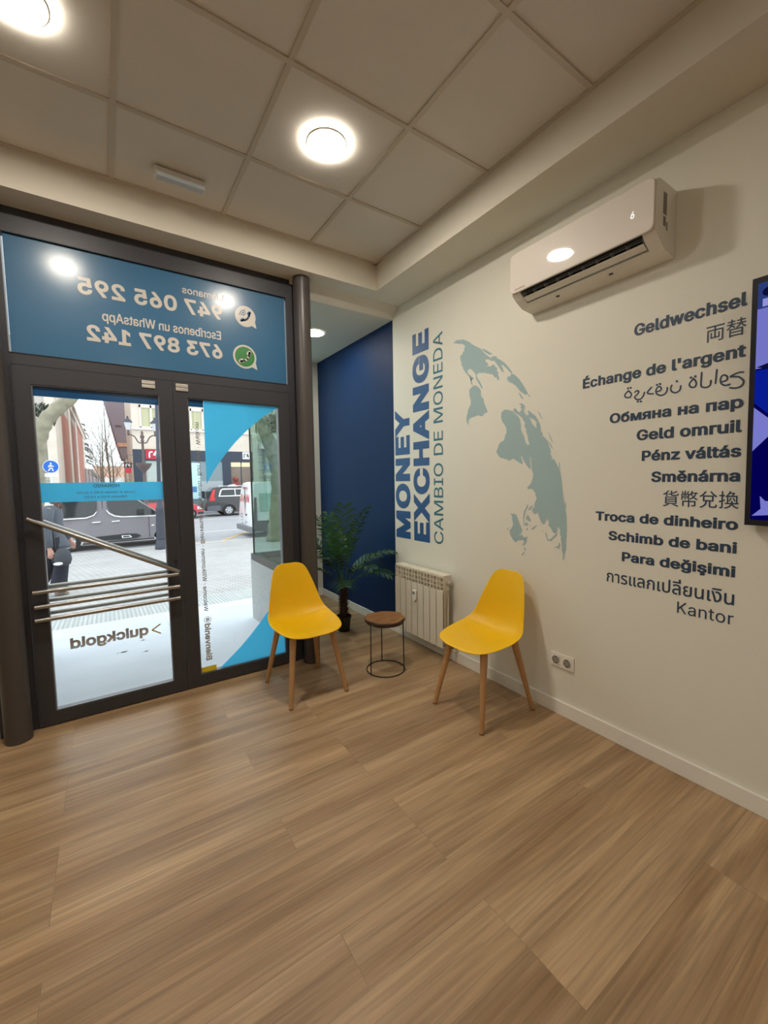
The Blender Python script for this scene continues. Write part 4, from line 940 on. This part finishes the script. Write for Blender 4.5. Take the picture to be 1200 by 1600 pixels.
def plane_tree(lab, paths, loc, twigs):
    t = thing('plane_tree', lab, 'tree', loc); m = MB()
    for i, (P, R) in enumerate(paths):
        Q = arc3(P, 6); k = len(Q); rr = [R[0]+(R[1]-R[0])*j/(k-1) for j in range(k)]; rr = [r*(1+.07*math.sin(j*1.7+i)) for j, r in enumerate(rr)]
        m.tube(Q, rr, 12)
    m.build('trunk', PLANE, t, smooth=True)
    random.seed(4); m = MB()
    for c, r, n in twigs:
        for k in range(n):
            p = Vector(c)+Vector((random.gauss(0, r), random.gauss(0, r), random.gauss(0, r*.8))); q = p+Vector((random.uniform(-.2, .2), random.uniform(-.2, .2), random.uniform(-.14, .14)))
            m.tube([p, q], .008, 3, cap=False); m.poly([q, q+Vector((.07, 0, .05)), q+Vector((.02, .02, -.08))])
    m.build('ivy_sprays', mat('dark_ivy', S(56, 64, 54), .8, vary=.4), t, recalc=False)
def arc3(P, n):
    out = []
    for i in range(len(P)-1):
        p0, a, b, p3 = [Vector(P[max(0, min(len(P)-1, i+k))]) for k in (-1, 0, 1, 2)]
        for j in range(n):
            s = j/n; out.append(.5*((2*a)+(b-p0)*s+(2*p0-5*a+4*b-p3)*s*s+(3*a-p0-3*b+p3)*s**3))
    return out+[Vector(P[-1])]
plane_tree('mottled plane tree leaning over the sidewalk behind the left door', [([(-3.62, 9, gz(9)-.02), (-3.55, 9, .8), (-3.46, 9, 1.9), (-3.40, 9, 2.45), (-3.27, 9, 2.82), (-3.05, 9, 3.12), (-2.7, 9, 3.5), (-2.3, 9.1, 4.2)], (.2, .12)),
            ([(-3.40, 9, 2.3), (-3.75, 9.2, 3.1), (-4.1, 9.4, 4.0)], (.12, .06))], (-3.62, 9, gz(9)), [((-3.45, 9.4, 3.1), .12, 50)])
plane_tree('thick mottled plane tree seen through the side shop window', [([(2.72, 11.3, RZ-.02), (2.80, 11.3, .0), (2.90, 11.3, .9), (2.88, 11.3, 1.8), (2.72, 11.3, 2.5), (2.45, 11.3, 3.2), (2.15, 11.3, 4.2)], (.34, .20)),
            ([(2.93, 11.3, 1.6), (3.2, 11.3, 2.6), (3.3, 11.3, 4.2)], (.25, .16))], (2.72, 11.3, RZ), [((2.85, 11.2, 3.5), .2, 170)])

# ------------------------------------------------------------------ street lamps, sign
IRON = mat('dark_cast_iron', S(66, 70, 82), .5, metal=.3, vary=.1)
IRON2 = mat('brown_cast_iron', S(104, 88, 88), .55, metal=.2)
t = thing('street_lamp', 'dark cast-iron street lamp post with a wide round base by the grey car', 'street lamp', (-.86, 11.83, RZ))
m = MB(); m.lathe([(.17, RZ), (.17, RZ+.10), (.155, RZ+.13), (.155, RZ+.22), (.135, RZ+.26), (.13, RZ+.32)], (-.86, 11.83, 0), 24)
m.build('base', IRON, t, auto=40)
m = MB(); m.lathe([(.135, RZ+.33), (.125, RZ+.9), (.115, .55), (.125, .60), (.125, .66), (.095, .72), (.09, .78), (.065, .86)], (-.86, 11.83, 0), 24); m.build('pedestal', IRON, t, auto=40)
m = MB(); m.lathe([(.060, .86), (.055, 2.2), (.062, 2.22), (.062, 2.3), (.05, 2.32), (.045, 5.2)], (-.86, 11.83, 0), 14); m.build('pole', IRON, t, auto=40)
m = MB(); m.lathe([(.05, 5.2), (.2, 5.35), (.24, 5.8), (.1, 6.0), (.02, 6.1)], (-.86, 11.83, 0), 12); m.build('lantern', IRON2, t, auto=40)
t.rotation_euler.y = math.radians(1.2); t.location.x += .02
lx, ly = -1.07, 13.4+4.2
k_ = (ly+3.104)/(13.5+3.104)
def fl(x, z): return (-2.211+(x+2.211)*k_, ly, 1.42+(z-1.42)*k_)
t = thing('street_lamp', 'ornate brown street lamp with two glass lanterns and a planter bowl', 'street lamp', (fl(-1.09, 0)[0], ly, RZ))
cxl = fl(-1.07, 0)[0]
m = MB(); m.lathe([(.12, RZ), (.12, RZ+.3), (.075, RZ+.5), (.06, fl(0, 1.8)[2])], (cxl, ly, 0), 14); m.lathe([(.055, fl(0, 2.1)[2]), (.045, fl(0, 2.85)[2]), (.07, fl(0, 2.88)[2]), (.05, fl(0, 2.95)[2]), (.09, fl(0, 3.04)[2]), (.04, fl(0, 3.12)[2]), (.055, fl(0, 3.17)[2]), (.01, fl(0, 3.24)[2])], (cxl, ly, 0), 12)
m.build('post', IRON2, t, auto=40)
m = MB(); m.lathe([(.05, fl(0, 1.80)[2]), (.09, fl(0, 1.86)[2]), (.22, fl(0, 1.97)[2]), (.31, fl(0, 2.10)[2]), (.31, fl(0, 2.13)[2]), (.28, fl(0, 2.12)[2]), (.06, fl(0, 2.05)[2])], (cxl, ly, 0), 20, cap=False); m.build('planter_bowl', IRON2, t, auto=40)
for s in (-1, 1):
    xe = fl(-1.07+s*.40, 0)[0]
    m = MB(); m.tube(arc3([fl(-1.07, 2.83), fl(-1.07+s*.12, 2.84), fl(-1.07+s*.22, 3.02), fl(-1.07+s*.32, 3.08), fl(-1.07+s*.40, 3.09)], 5), .026, 8); m.lathe([(.03, fl(0, 3.06)[2]), (.05, fl(0, 3.14)[2]), (.05, fl(0, 3.24)[2])], (xe, ly, 0), 10); m.build('arm', IRON2, t, smooth=True)
    m = MB(); m.lathe([(.07, fl(0, 3.24)[2]), (.14, fl(0, 3.48)[2]), (.15, fl(0, 3.49)[2])], (xe, ly, 0), 8); la = m.build('lantern', mat('frosted_lantern', S(206, 206, 208), .25, vary=.15, vscale=12), t)
    m = MB(); m.lathe([(.17, fl(0, 3.49)[2]), (.17, fl(0, 3.52)[2]), (.09, fl(0, 3.60)[2]), (.03, fl(0, 3.64)[2]), (.04, fl(0, 3.68)[2]), (.005, fl(0, 3.72)[2])], (xe, ly, 0), 10); m.build('lantern_cap', IRON, la, auto=40)
t = thing('pedestrian_sign', 'round blue pedestrian sign with a white walking figure on a thin post', 'traffic sign', (-3.13, 8, gz(8)))
m = MB(); m.tube([(-3.13, 8.03, gz(8)), (-3.13, 8.03, 1.95)], .022, 8); m.build('post', mat('galvanised_post', S(206, 208, 210), .4, metal=.4), t)
m = MB(); m.lathe([(.135, 7.985), (.135, 7.998)], (-3.13, 0, 1.81), 32, 'y'); m.build('sign_rim', WHS, t)
m = MB(); m.lathe([(.125, 7.980), (.125, 7.985)], (-3.13, 0, 1.81), 32, 'y'); m.build('sign_disc', mat('traffic_blue', S(20, 96, 190), .4), t)
m = MB(); pl = lambda a, b: (-3.13+a*.1, 7.978, 1.81+b*.1)
strokes(m, [(.02, .66)], .15, pl, ends=14)
for P, w in (([(0, .38), (-.02, -.1)], .15), ([(-.02, -.1), (.22, -.42), (.32, -.85)], .095), ([(-.06, -.1), (-.18, -.48), (-.42, -.82)], .095), ([(.05, .36), (.26, .12), (.48, .02)], .065), ([(-.08, .36), (-.34, .16), (-.36, -.12)], .065)): strokes(m, P, w, pl, closed=False, ends=8)
m.build('walking_figure', WHS, t, recalc=False)
m = MB(); m.box(-3.24, -3.02, 7.985, 8.0, 1.60, 1.67); m.build('sub_plate', WHS, t)

# ------------------------------------------------------------------ vehicles
TYRE = mat('tyre_rubber', S(36, 36, 38), .8); RIM = mat('alloy_rim', S(196, 198, 202), .35, metal=.5)
CARG = mat('dark_car_glass', S(34, 40, 46), .08, spec=.6); TRIMB = mat('black_car_plastic', S(40, 42, 46), .6); CHR = mat('white_car_trim', S(236, 238, 240), .3)
def wheel(par, x, y, r, z=RZ, side=-1, w=.22, spokes=6):
    m = MB(); m.lathe([(r*.62, -.5*w), (r*.93, -.5*w), (r, -.38*w), (r, .38*w), (r*.93, .5*w), (r*.6, .5*w)], (x, y, z+r), 28, 'y', cap=False); o = m.build('wheel', TYRE, par, auto=40)
    m = MB(); m.lathe([(r*.64, side*.42*w), (r*.60, side*.46*w), (r*.56, side*.40*w)], (x, y, z+r), 28, 'y', cap=False)
    m.lathe([(r*.16, side*.46*w), (r*.14, side*.50*w)], (x, y, z+r), 12, 'y')
    for k in range(spokes):
        a = 2*math.pi*k/spokes; m.tube([(x+r*.1*math.cos(a), y+side*.44*w, z+r+r*.1*math.sin(a)), (x+r*.6*math.cos(a), y+side*.44*w, z+r+r*.6*math.sin(a))], [r*.09, r*.11], 6)
    m.lathe([(r*.6, side*.2*w), (.005, side*.2*w)], (x, y, z+r), 20, 'y', cap=False)
    m.build('rim', RIM, o)
def body(par, prof, y0, y1, mt, tuck=None, name='body'):
    """side profile (x, z) lofted across the width; upper part leans in"""
    m = MB(); rows = []
    for f, sc in ((0, .965), (.05, 1), (.95, 1), (1, .965)):
        rows.append([(p[0], y0+(y1-y0)*f, p[1]) for p in prof])
    cx = sum(p[0] for p in prof)/len(prof); cz = sum(p[1] for p in prof)/len(prof)
    for r, f in ((rows[0], 0), (rows[3], 1)):
        for i, p in enumerate(r): r[i] = (cx+(p[0]-cx)*.985, p[1], cz+(p[2]-cz)*.985)
    if tuck:
        zb, zt, dy = tuck
        for ri, r in enumerate(rows):
            for i, p in enumerate(r):
                k = max(0, min(1, (p[2]-zb)/(zt-zb)))*dy; r[i] = (p[0], p[1]+(k if ri < 2 else -k), p[2])
    V = m.grid(rows, closed_u=True); m.face(V[0][::-1]); m.face(V[-1])
    return m.build(name, mt, par, auto=35)
def arch(cx, r, z, n=8): return [(cx-r*math.cos(math.pi*k/n), z+r*math.sin(math.pi*k/n)) for k in range(n+1)]
# grey people carrier parked at the kerb
GREYC = mat('mauve_grey_car_paint', S(128, 124, 130), .35, coat=.8)
t = thing('car', 'mauve-grey people carrier parked at the kerb behind the left door', 'car', (-1.9, 13.9, RZ-.02))
zb = RZ+.22; CY = 13.02
prof = [(-4.12, zb+.1)]+[p for p in arch(-3.27, .40, RZ+.22)]+[p for p in arch(-.52, .40, RZ+.22)]+[(.22, zb), (.30, zb+.25), (.26, .05), (.10, .20), (-.28, .30), (-.62, .37), (-.95, .62), (-1.35, .93), (-1.75, 1.07), (-2.6, 1.12), (-3.9, 1.06), (-4.08, .9), (-4.16, .3)]
body(t, prof, CY, CY+1.80, GREYC, (.35, 1.1, .17))
def yside(z, b=CY, zb_=.35, zt=1.1, dy=.17): return b+max(0, min(1, (z-zb_)/(zt-zb_)))*dy-.006
def sidepanel(nm, mt, P, par, off=.004, y=yside):
    m = MB(); a = [m.b.verts.new((x, y(z)-off, z)) for x, z in P]; b = [m.b.verts.new((x, y(z)+.03, z)) for x, z in P]; n = len(P); m.face(a); 
    for i in range(n): m.face([a[i], b[i], b[(i+1) % n], a[(i+1) % n]])
    return m.build(nm, mt, par)
sidepanel('side_window', CARG, [(-3.45, .42), (-2.82, .43), (-2.62, .48), (-2.50, .60), (-2.47, .78), (-2.47, .98), (-3.45, .98)], t)
sidepanel('side_window', CARG, [(-2.20, .98), (-2.20, .72), (-2.14, .56), (-2.00, .45), (-1.80, .41), (-.98, .39), (-.72, .40), (-1.02, .62), (-1.38, .90), (-1.55, .98)], t)
sidepanel('belt_trim', CHR, [(-3.45, .385), (-2.78, .395), (-2.58, .46), (-2.50, .56), (-2.48, .56), (-2.56, .44), (-2.76, .365), (-3.45, .355)], t, .008)
sidepanel('belt_trim', CHR, [(-2.22, .60), (-2.14, .50), (-2.0, .415), (-1.8, .375), (-.75, .355), (-.55, .37), (-.55, .345), (-.75, .325), (-1.82, .345), (-2.02, .385), (-2.17, .48), (-2.24, .60)], t, .008)
sidepanel('side_moulding', TRIMB, [(-3.0, -.36), (-2.95, -.29), (-2.6, -.24), (-1.7, -.20), (-1.42, -.22), (-1.30, -.30), (-1.42, -.36), (-1.7, -.38)], t, .02)
sidepanel('moulding_clip', CHR, [(-1.86, -.25), (-1.62, -.25), (-1.56, -.33), (-1.84, -.34)], t, .026); sidepanel('moulding_clip_hole', TRIMB, [(-1.82, -.27), (-1.65, -.27), (-1.61, -.31), (-1.81, -.32)], t, .030)
sidepanel('sill', TRIMB, [(-2.9, -.46), (-.92, -.44), (-.92, -.40), (-2.9, -.42)], t, .012)
for x in (-2.62, -2.10): sidepanel('door_handle', CHR, [(x, .24), (x+.22, .25), (x+.22, .22), (x, .21)], t, .03)
for x, z0, z1 in ((-2.33, -.38, .98), (-1.05, -.36, .36)): sidepanel('door_seam', TRIMB, [(x-.006, z0), (x+.006, z0), (x+.006, z1), (x-.006, z1)], t, .003)
sidepanel('side_lamp', CHR, [(-.98, .04), (-.90, .05), (-.90, .01), (-.98, 0)], t, .01)
m = MB(); m.box(-1.38, -1.18, 12.86, 13.02, .43, .60, bev=.03); m.build('wing_mirror', TRIMB, t)
wheel(t, -3.27, CY+.13, .33, RZ-.02); wheel(t, -.52, CY+.13, .33, RZ-.02); wheel(t, -3.27, CY+1.66, .33, RZ-.02, 1); wheel(t, -.52, CY+1.66, .33, RZ-.02, 1)
# dark estate SUV across the street
SUVC = mat('black_car_paint', S(32, 34, 42), .3, coat=.6); SY = 24.3
t = thing('car', 'black sport utility car across the street behind the white van', 'car', (5.6, 25.2, RZ-.02))
zb = RZ+.30
prof = [(2.88, zb+.05)]+arch(4.22, .42, RZ+.30)+arch(7.05, .42, RZ+.30)+[(7.9, zb), (7.95, .1), (7.8, .32), (6.9, .46), (6.3, .56), (5.6, 1.07), (5.1, 1.15), (4.0, 1.18), (3.42, 1.12), (3.22, .9), (3.0, .45), (2.88, .1)]
body(t, prof, SY, SY+1.85, SUVC, (.5, 1.15, .16))
ys_ = lambda z: SY+max(0, min(1, (z-.5)/.65))*.16-.006
sidepanel('window_surround', CHR, [(3.62, .56), (3.76, .96), (3.9, 1.06), (5.5, 1.06), (6.1, .60), (6.1, .56)], t, .004, ys_)
sidepanel('side_window', CARG, [(3.72, .62), (3.86, .98), (4.62, 1.0), (4.62, .63)], t, .012, ys_); sidepanel('side_window', CARG, [(4.68, .63), (4.68, 1.0), (5.45, 1.0), (5.85, .64)], t, .012, ys_)
sidepanel('tail_light', mat('red_tail_light', S(206, 40, 48), .3), [(3.08, .30), (3.16, .62), (3.34, 1.02), (3.46, 1.02), (3.36, .60), (3.42, .34)], t, .02, ys_)
sidepanel('cladding_or_shade', mat('dark_grey_cladding', S(92, 94, 104), .6), [(2.92, -.30), (2.92, -.02), (3.5, .02), (3.72, .0), (3.72, -.30)], t, .014, ys_)
m = MB(); m.tube([(3.7, SY+.25, 1.17), (3.8, SY+.25, 1.22), (5.5, SY+.25, 1.22), (5.6, SY+.25, 1.14)], .02, 6); m.build('roof_rail', CHR, t)
m = MB(); m.prism([(4.55-.2, 1.18), (4.5, 1.28), (4.75, 1.32), (4.95, 1.18)], xz, SY+.5, SY+.9); m.build('roof_light', WHS, t)
m = MB(); m.box(2.95, 3.25, SY+.2, SY+1.65, .45, .9); m.build('rear_window', CARG, t)
wheel(t, 4.22, SY+.12, .37, RZ-.02); wheel(t, 7.05, SY+.12, .37, RZ-.02); wheel(t, 4.22, SY+1.7, .37, RZ-.02, 1); wheel(t, 7.05, SY+1.7, .37, RZ-.02, 1)
# red hatchback
REDC = mat('red_car_paint', S(196, 40, 56), .3, coat=.9); HY = 23.7
t = thing('car', 'red hatchback across the street behind the lamp post', 'car', (.5, 24.5, RZ-.02))
prof = [(-1.4, RZ+.25)]+arch(-.55, .36, RZ+.22)+arch(1.93, .36, RZ+.22)+[(2.55, RZ+.22), (2.62, -.15), (2.50, .02), (1.95, .27), (1.3, .36), (.7, .78), (.1, .86), (-.9, .82), (-1.35, .4)]
body(t, prof, HY, HY+1.65, REDC, (.3, .85, .16)); yr_ = lambda z: HY+max(0, min(1, (z-.3)/.55))*.16-.006
sidepanel('side_window', CARG, [(-.95, .38), (1.15, .38), (.68, .74), (-.8, .76)], t, .006, yr_)
sidepanel('head_lamp', CHR, [(2.28, -.12), (2.56, -.13), (2.45, .02), (2.26, .05)], t, .012, yr_)
sidepanel('bumper', TRIMB, [(2.30, -.42), (2.60, -.40), (2.61, -.28), (2.30, -.28)], t, .012, yr_)
wheel(t, -.55, HY+.12, .30, RZ-.02); wheel(t, 1.93, HY+.12, .30, RZ-.02); wheel(t, -.55, HY+1.5, .30, RZ-.02, 1); wheel(t, 1.93, HY+1.5, .30, RZ-.02, 1)
# white van, rear towards us
VANW = mat('white_van_paint', S(232, 234, 236), .35, coat=.6); VY = 12.55
t = thing('van', 'white delivery van parked with its rear doors to the left', 'van', (4.6, 13.5, RZ-.02))
prof = [(2.30, RZ+.32)]+arch(3.35, .40, RZ+.28)+arch(6.6, .40, RZ+.28)+[(7.5, RZ+.3), (7.6, .2), (7.2, .5), (6.4, 1.25), (5.8, 1.42), (2.62, 1.44), (2.44, 1.38), (2.36, 1.1), (2.28, .1)]
body(t, prof, VY, VY+1.95, VANW, (.3, 1.4, .14)); yv_ = lambda z: VY+max(0, min(1, (z-.3)/1.1))*.14-.006
sidepanel('side_window', mat('green_car_glass', S(150, 186, 178), .1), [(2.60, .34), (2.60, 1.0), (3.6, 1.0), (3.6, .34)], t, .006, yv_)
sidepanel('rear_lamp', mat('dark_lamp', S(62, 60, 66), .4), [(2.33, -.05), (2.40, .85), (2.48, .85), (2.46, -.05)], t, .012, yv_)
sidepanel('cladding_or_shade', TRIMB, [(2.34, -.42), (2.34, -.02), (3.9, -.05), (3.9, -.42)], t, .012, yv_)  # shade around the wheel, painted as a black panel on the van side
m = MB(); m.box(2.18, 2.40, VY+.02, VY+1.93, RZ+.20, RZ+.40, bev=.04); m.build('rear_bumper', mat('grey_bumper', S(118, 122, 128), .6), t)
m = MB(); m.box(2.285, 2.31, VY+.955, VY+.97, RZ+.42, 1.2); m.build('door_seam', TRIMB, t)
m = MB(); [m.box(2.262, 2.29, VY+a, VY+a+.14, z, z+.06) for a, z in ((.72, .14), (.40, -.34))]; m.build('door_handle', TRIMB, t)
m = MB(); m.box(2.30, 2.33, VY+.75, VY+1.2, 1.18, 1.24); m.build('brake_light', mat('dim_red', S(170, 80, 84), .4), t)
pv = lambda a, b: (2.298+.05*b, VY+1.62-a*1.15, .66+b*.30)
m = MB()
for P in ([(0, 0), (0, 1), (.14, .9), (.16, .2), (.02, 0)], [(.30, .2), (.42, 1)], [(.34, 0), (.36, .3)], [(.54, 0), (.54, 1)], [(.50, 1.2), (.58, 1.25)], [(.72, 0), (.72, 1), (.94, 0), (.94, 1)]): strokes(m, P, .030, pv, closed=False)
m.build('red_lettering', mat('red_vinyl', S(206, 52, 60), .5), t, recalc=False)
m = MB()
for k, (a, b) in enumerate(((1.5, .16), (1.5, .04), (1.52, -.08), (1.5, -.2), (.9, -.12), (.6, -.3))):
    for j in range(5): m.box(2.268, 2.282, VY+a-j*.045-.03, VY+a-j*.045, b, b+.025)
m.build('small_print', mat('grey_print', S(140, 142, 148), .5), t)
wheel(t, 3.35, VY+.13, .35, RZ-.02); wheel(t, 6.6, VY+.13, .35, RZ-.02); wheel(t, 3.35, VY+1.8, .35, RZ-.02, 1); wheel(t, 6.6, VY+1.8, .35, RZ-.02, 1)

# ------------------------------------------------------------------ passer-by
QY = 5.3; G = gz(QY)
def skin(name, chains, mt, par, lv=2):
    me = bpy.data.meshes.new(name); V = []; E = []; R = []; idx = {}
    for ch in chains:
        pr = None
        for p, r in ch:
            k = tuple(round(c, 4) for c in p)
            if k not in idx: idx[k] = len(V); V.append(p); R.append(r)
            if pr is not None: E.append((pr, idx[k]))
            pr = idx[k]
    off = Vector(par.location)
    me.from_pydata([tuple(Vector(v)-off) for v in V], E, []); me.materials.append(mt)
    o = bpy.data.objects.new(name, me); COL.objects.link(o); o.parent = par
    s = o.modifiers.new('skin', 'SKIN'); s.use_smooth_shade = True
    sv = me.skin_vertices[0].data
    for i, r in enumerate(R): sv[i].radius = (r, r) if not isinstance(r, tuple) else r
    sv[0].use_root = True; smoothmod(o, lv); return o
t = thing('person', 'person in a heathered grey coat and wide dark trousers walking past the door', 'person', (-2.95, QY, G))
SKIN = mat('skin', S(206, 158, 140), .6)
P_ = lambda x, y, z: (-2.95+x, QY+y, G+z)
pel = (P_(-.02, 0, .92), .13)
ch = [[pel, (P_(-.01, 0, 1.10), .12), (P_(.0, 0, 1.28), .13), (P_(.02, 0, 1.42), .09), (P_(.045, 0, 1.50), .052), (P_(.07, 0, 1.56), .072), (P_(.085, 0, 1.64), .088), (P_(.08, 0, 1.71), .06)],
      [(P_(.085, 0, 1.64), .088), (P_(.165, 0, 1.62), .02)],
      [pel, (P_(.0, -.09, .86), .085), (P_(.10, -.09, .50), .06), (P_(.02, -.09, .10), .042), (P_(.02, -.09, .045), .035), (P_(.14, -.09, .03), .032)],
      [pel, (P_(-.03, .09, .86), .085), (P_(-.06, .09, .50), .06), (P_(-.24, .09, .20), .042), (P_(-.28, .09, .14), .035), (P_(-.20, .09, .05), .03)],
      [(P_(.0, 0, 1.28), .13), (P_(-.01, -.19, 1.36), .06), (P_(-.05, -.24, 1.08), .045), (P_(-.03, -.25, .82), .033), (P_(-.025, -.25, .77), .030), (P_(-.02, -.25, .72), .034)],
      [(P_(.0, 0, 1.28), .13), (P_(-.01, .19, 1.36), .06), (P_(.06, .24, 1.09), .045), (P_(.19, .24, .88), .033), (P_(.21, .24, .83), .03), (P_(.22, .24, .79), .034)]]
for base, y0, d in ((P_(-.02, -.25, .72), -.25, (0, -1)), (P_(.22, .24, .79), .24, (.3, -.95))):
    bx = base[0]; bz = base[2]
    for k, (dx, L) in enumerate(((-.030, .058), (-.010, .070), (.010, .072), (.028, .060))):
        a = (bx+dx*.8, base[1], bz-.030); ch.append([(base, .034), (a, .011), (bx+dx+d[0]*L*.5, base[1]+.006, bz-.030-L*.55) and ((bx+dx+d[0]*L*.5, base[1]+.006, bz-.030-L*.55), .009), ((bx+dx+d[0]*L, base[1]+.018, bz-.030-L), .008)])
    ch.append([(base, .034), ((bx+.040, base[1]-.006, bz-.012), .012), ((bx+.052, base[1]-.002, bz-.045), .009)])
skin('body', ch, SKIN, t)
COAT = mat('heather_grey_wool', S(84, 90, 100), .95, vary=.5, vscale=70, bump=.4, bscale=120)
def loft(nm, rings, mt, cap=False, n=20):
    m = MB(); rows = [[(cx+rx*math.cos(2*math.pi*k/n), cy+ry*math.sin(2*math.pi*k/n), z) for k in range(n)] for cx, cy, z, rx, ry in rings]
    V = m.grid(rows, closed_u=True)
    if cap: m.face(V[0][::-1]); m.face(V[-1])
    o = m.build(nm, mt, t, smooth=True); s = o.modifiers.new('thick', 'SOLIDIFY'); s.thickness = .012; return o
L_ = lambda x, y, z, rx, ry: (-2.95+x, QY+y, G+z, rx, ry)
loft('coat', [L_(.0, 0, .76, .225, .22), L_(.0, 0, .82, .215, .215), L_(-.02, 0, .95, .175, .20), L_(-.01, 0, 1.10, .15, .185), L_(.0, 0, 1.28, .155, .20), L_(.01, 0, 1.38, .13, .19), L_(.025, 0, 1.45, .085, .10)], COAT)
loft('collar', [L_(.02, 0, 1.40, .105, .13), L_(.03, 0, 1.47, .095, .10), L_(.04, 0, 1.53, .088, .09)], mat('cream_collar', S(228, 224, 216), .9, bump=.5, bscale=80))
for s, pts in ((-1, [(-.01, -.19, 1.385), (-.03, -.225, 1.24), (-.05, -.245, 1.08), (-.04, -.25, .94), (-.03, -.25, .80)]), (1, [(-.01, .19, 1.385), (.02, .225, 1.24), (.06, .245, 1.09), (.13, .245, .98), (.195, .24, .87)])):
    m = MB(); m.tube([P_(*p) for p in pts], [.082, .078, .068, .062, .058], 14); o = m.build('sleeve', COAT, t, smooth=True)
TROU = mat('dark_navy_trousers', S(28, 34, 48), .9)
for y, pts, rr in ((-.09, [(.0, -.08, .92), (.05, -.09, .70), (.09, -.09, .48), (.05, -.09, .25), (.03, -.09, .09)], [.14, .125, .115, .125, .15]), (.09, [(-.03, .08, .92), (-.05, .09, .70), (-.07, .09, .50), (-.14, .09, .32), (-.23, .09, .20)], [.14, .12, .11, .115, .135])):
    m = MB(); m.tube([P_(*p) for p in pts], rr, 16, flat=.85); m.build('trouser_leg', TROU, t, smooth=True)
for pts in ([(-.02, -.09, .035), (.06, -.09, .038), (.16, -.09, .03)], [(-.30, .09, .14), (-.25, .09, .09), (-.18, .09, .04)]):
    m = MB(); m.tube([P_(*p) for p in pts], [.040, .044, .026], 10, flat=.8); m.build('shoe', mat('grey_shoe', S(150, 140, 130), .8), t, smooth=True)
m = MB(); m.lathe([(.02, G+1.44), (.085, G+1.46), (.105, G+1.55), (.108, G+1.64), (.09, G+1.72), (.03, G+1.76)], (-2.95+.065, QY, 0), 20)
for v in m.b.verts:
    if v.co.x > -2.95+.12: v.co.x = -2.95+.12
for k in range(40):
    a = math.radians(60+240*k/39); x = -2.95+.06+.10*math.cos(a); y = QY+.10*math.sin(a); m.tube([(x, y, G+1.62), (x+.006*math.sin(k), y, G+1.50), (x+.03+.012*math.sin(k*3), y*1.0, G+1.36+.03*math.sin(k*5))], [.018, .016, .004], 5)
m.build('hair', mat('auburn_hair', S(112, 74, 56), .6, vary=.3, vscale=40), t, smooth=True)
m = MB()
for s in (-1, 1): m.lathe([(.010, 0), (.006, .006)], (-2.95+.163, QY+s*.032, G+1.645), 8, 'x')
m.tube([P_(.155, -.022, 1.585), P_(.160, 0, 1.583), P_(.155, .022, 1.585)], .004, 5)
m.build('face_features', mat('face_dark', S(120, 70, 66), .6), t)
t = thing('shoulder_bag', 'dark soft bag with a white patch carried by the passer-by', 'bag', (-2.79, QY-.16, G+.55))
m = MB(); n = 16; rows = []
for z, rx, ry in ((.56, .02, .01), (.58, .09, .04), (.66, .115, .055), (.76, .10, .05), (.82, .07, .03), (.84, .03, .01)):
    rows.append([(-2.82+rx*math.cos(2*math.pi*k/n), QY-.27+ry*math.sin(2*math.pi*k/n), G+z-.06) for k in range(n)])
m.grid(rows, closed_u=True); m.build('bag_body', mat('charcoal_fabric', S(72, 74, 82), .9, vary=.2), t, smooth=True)
m = MB(); m.tube(arc3([(-2.90, QY-.27, G+.76), (-2.93, QY-.20, G+1.1), (-2.93, QY-.10, G+1.41), (-2.90, QY+.02, G+1.45)], 5), .012, 6); m.build('strap', M_BLACK, t, smooth=True)
m = MB(); m.prism([(-2.88+.06*math.cos(a), G+.55+.024*math.sin(a)) for a in [2*math.pi*k/16 for k in range(16)]], xz, QY-.345, QY-.335); m.build('white_patch', WHS, t)
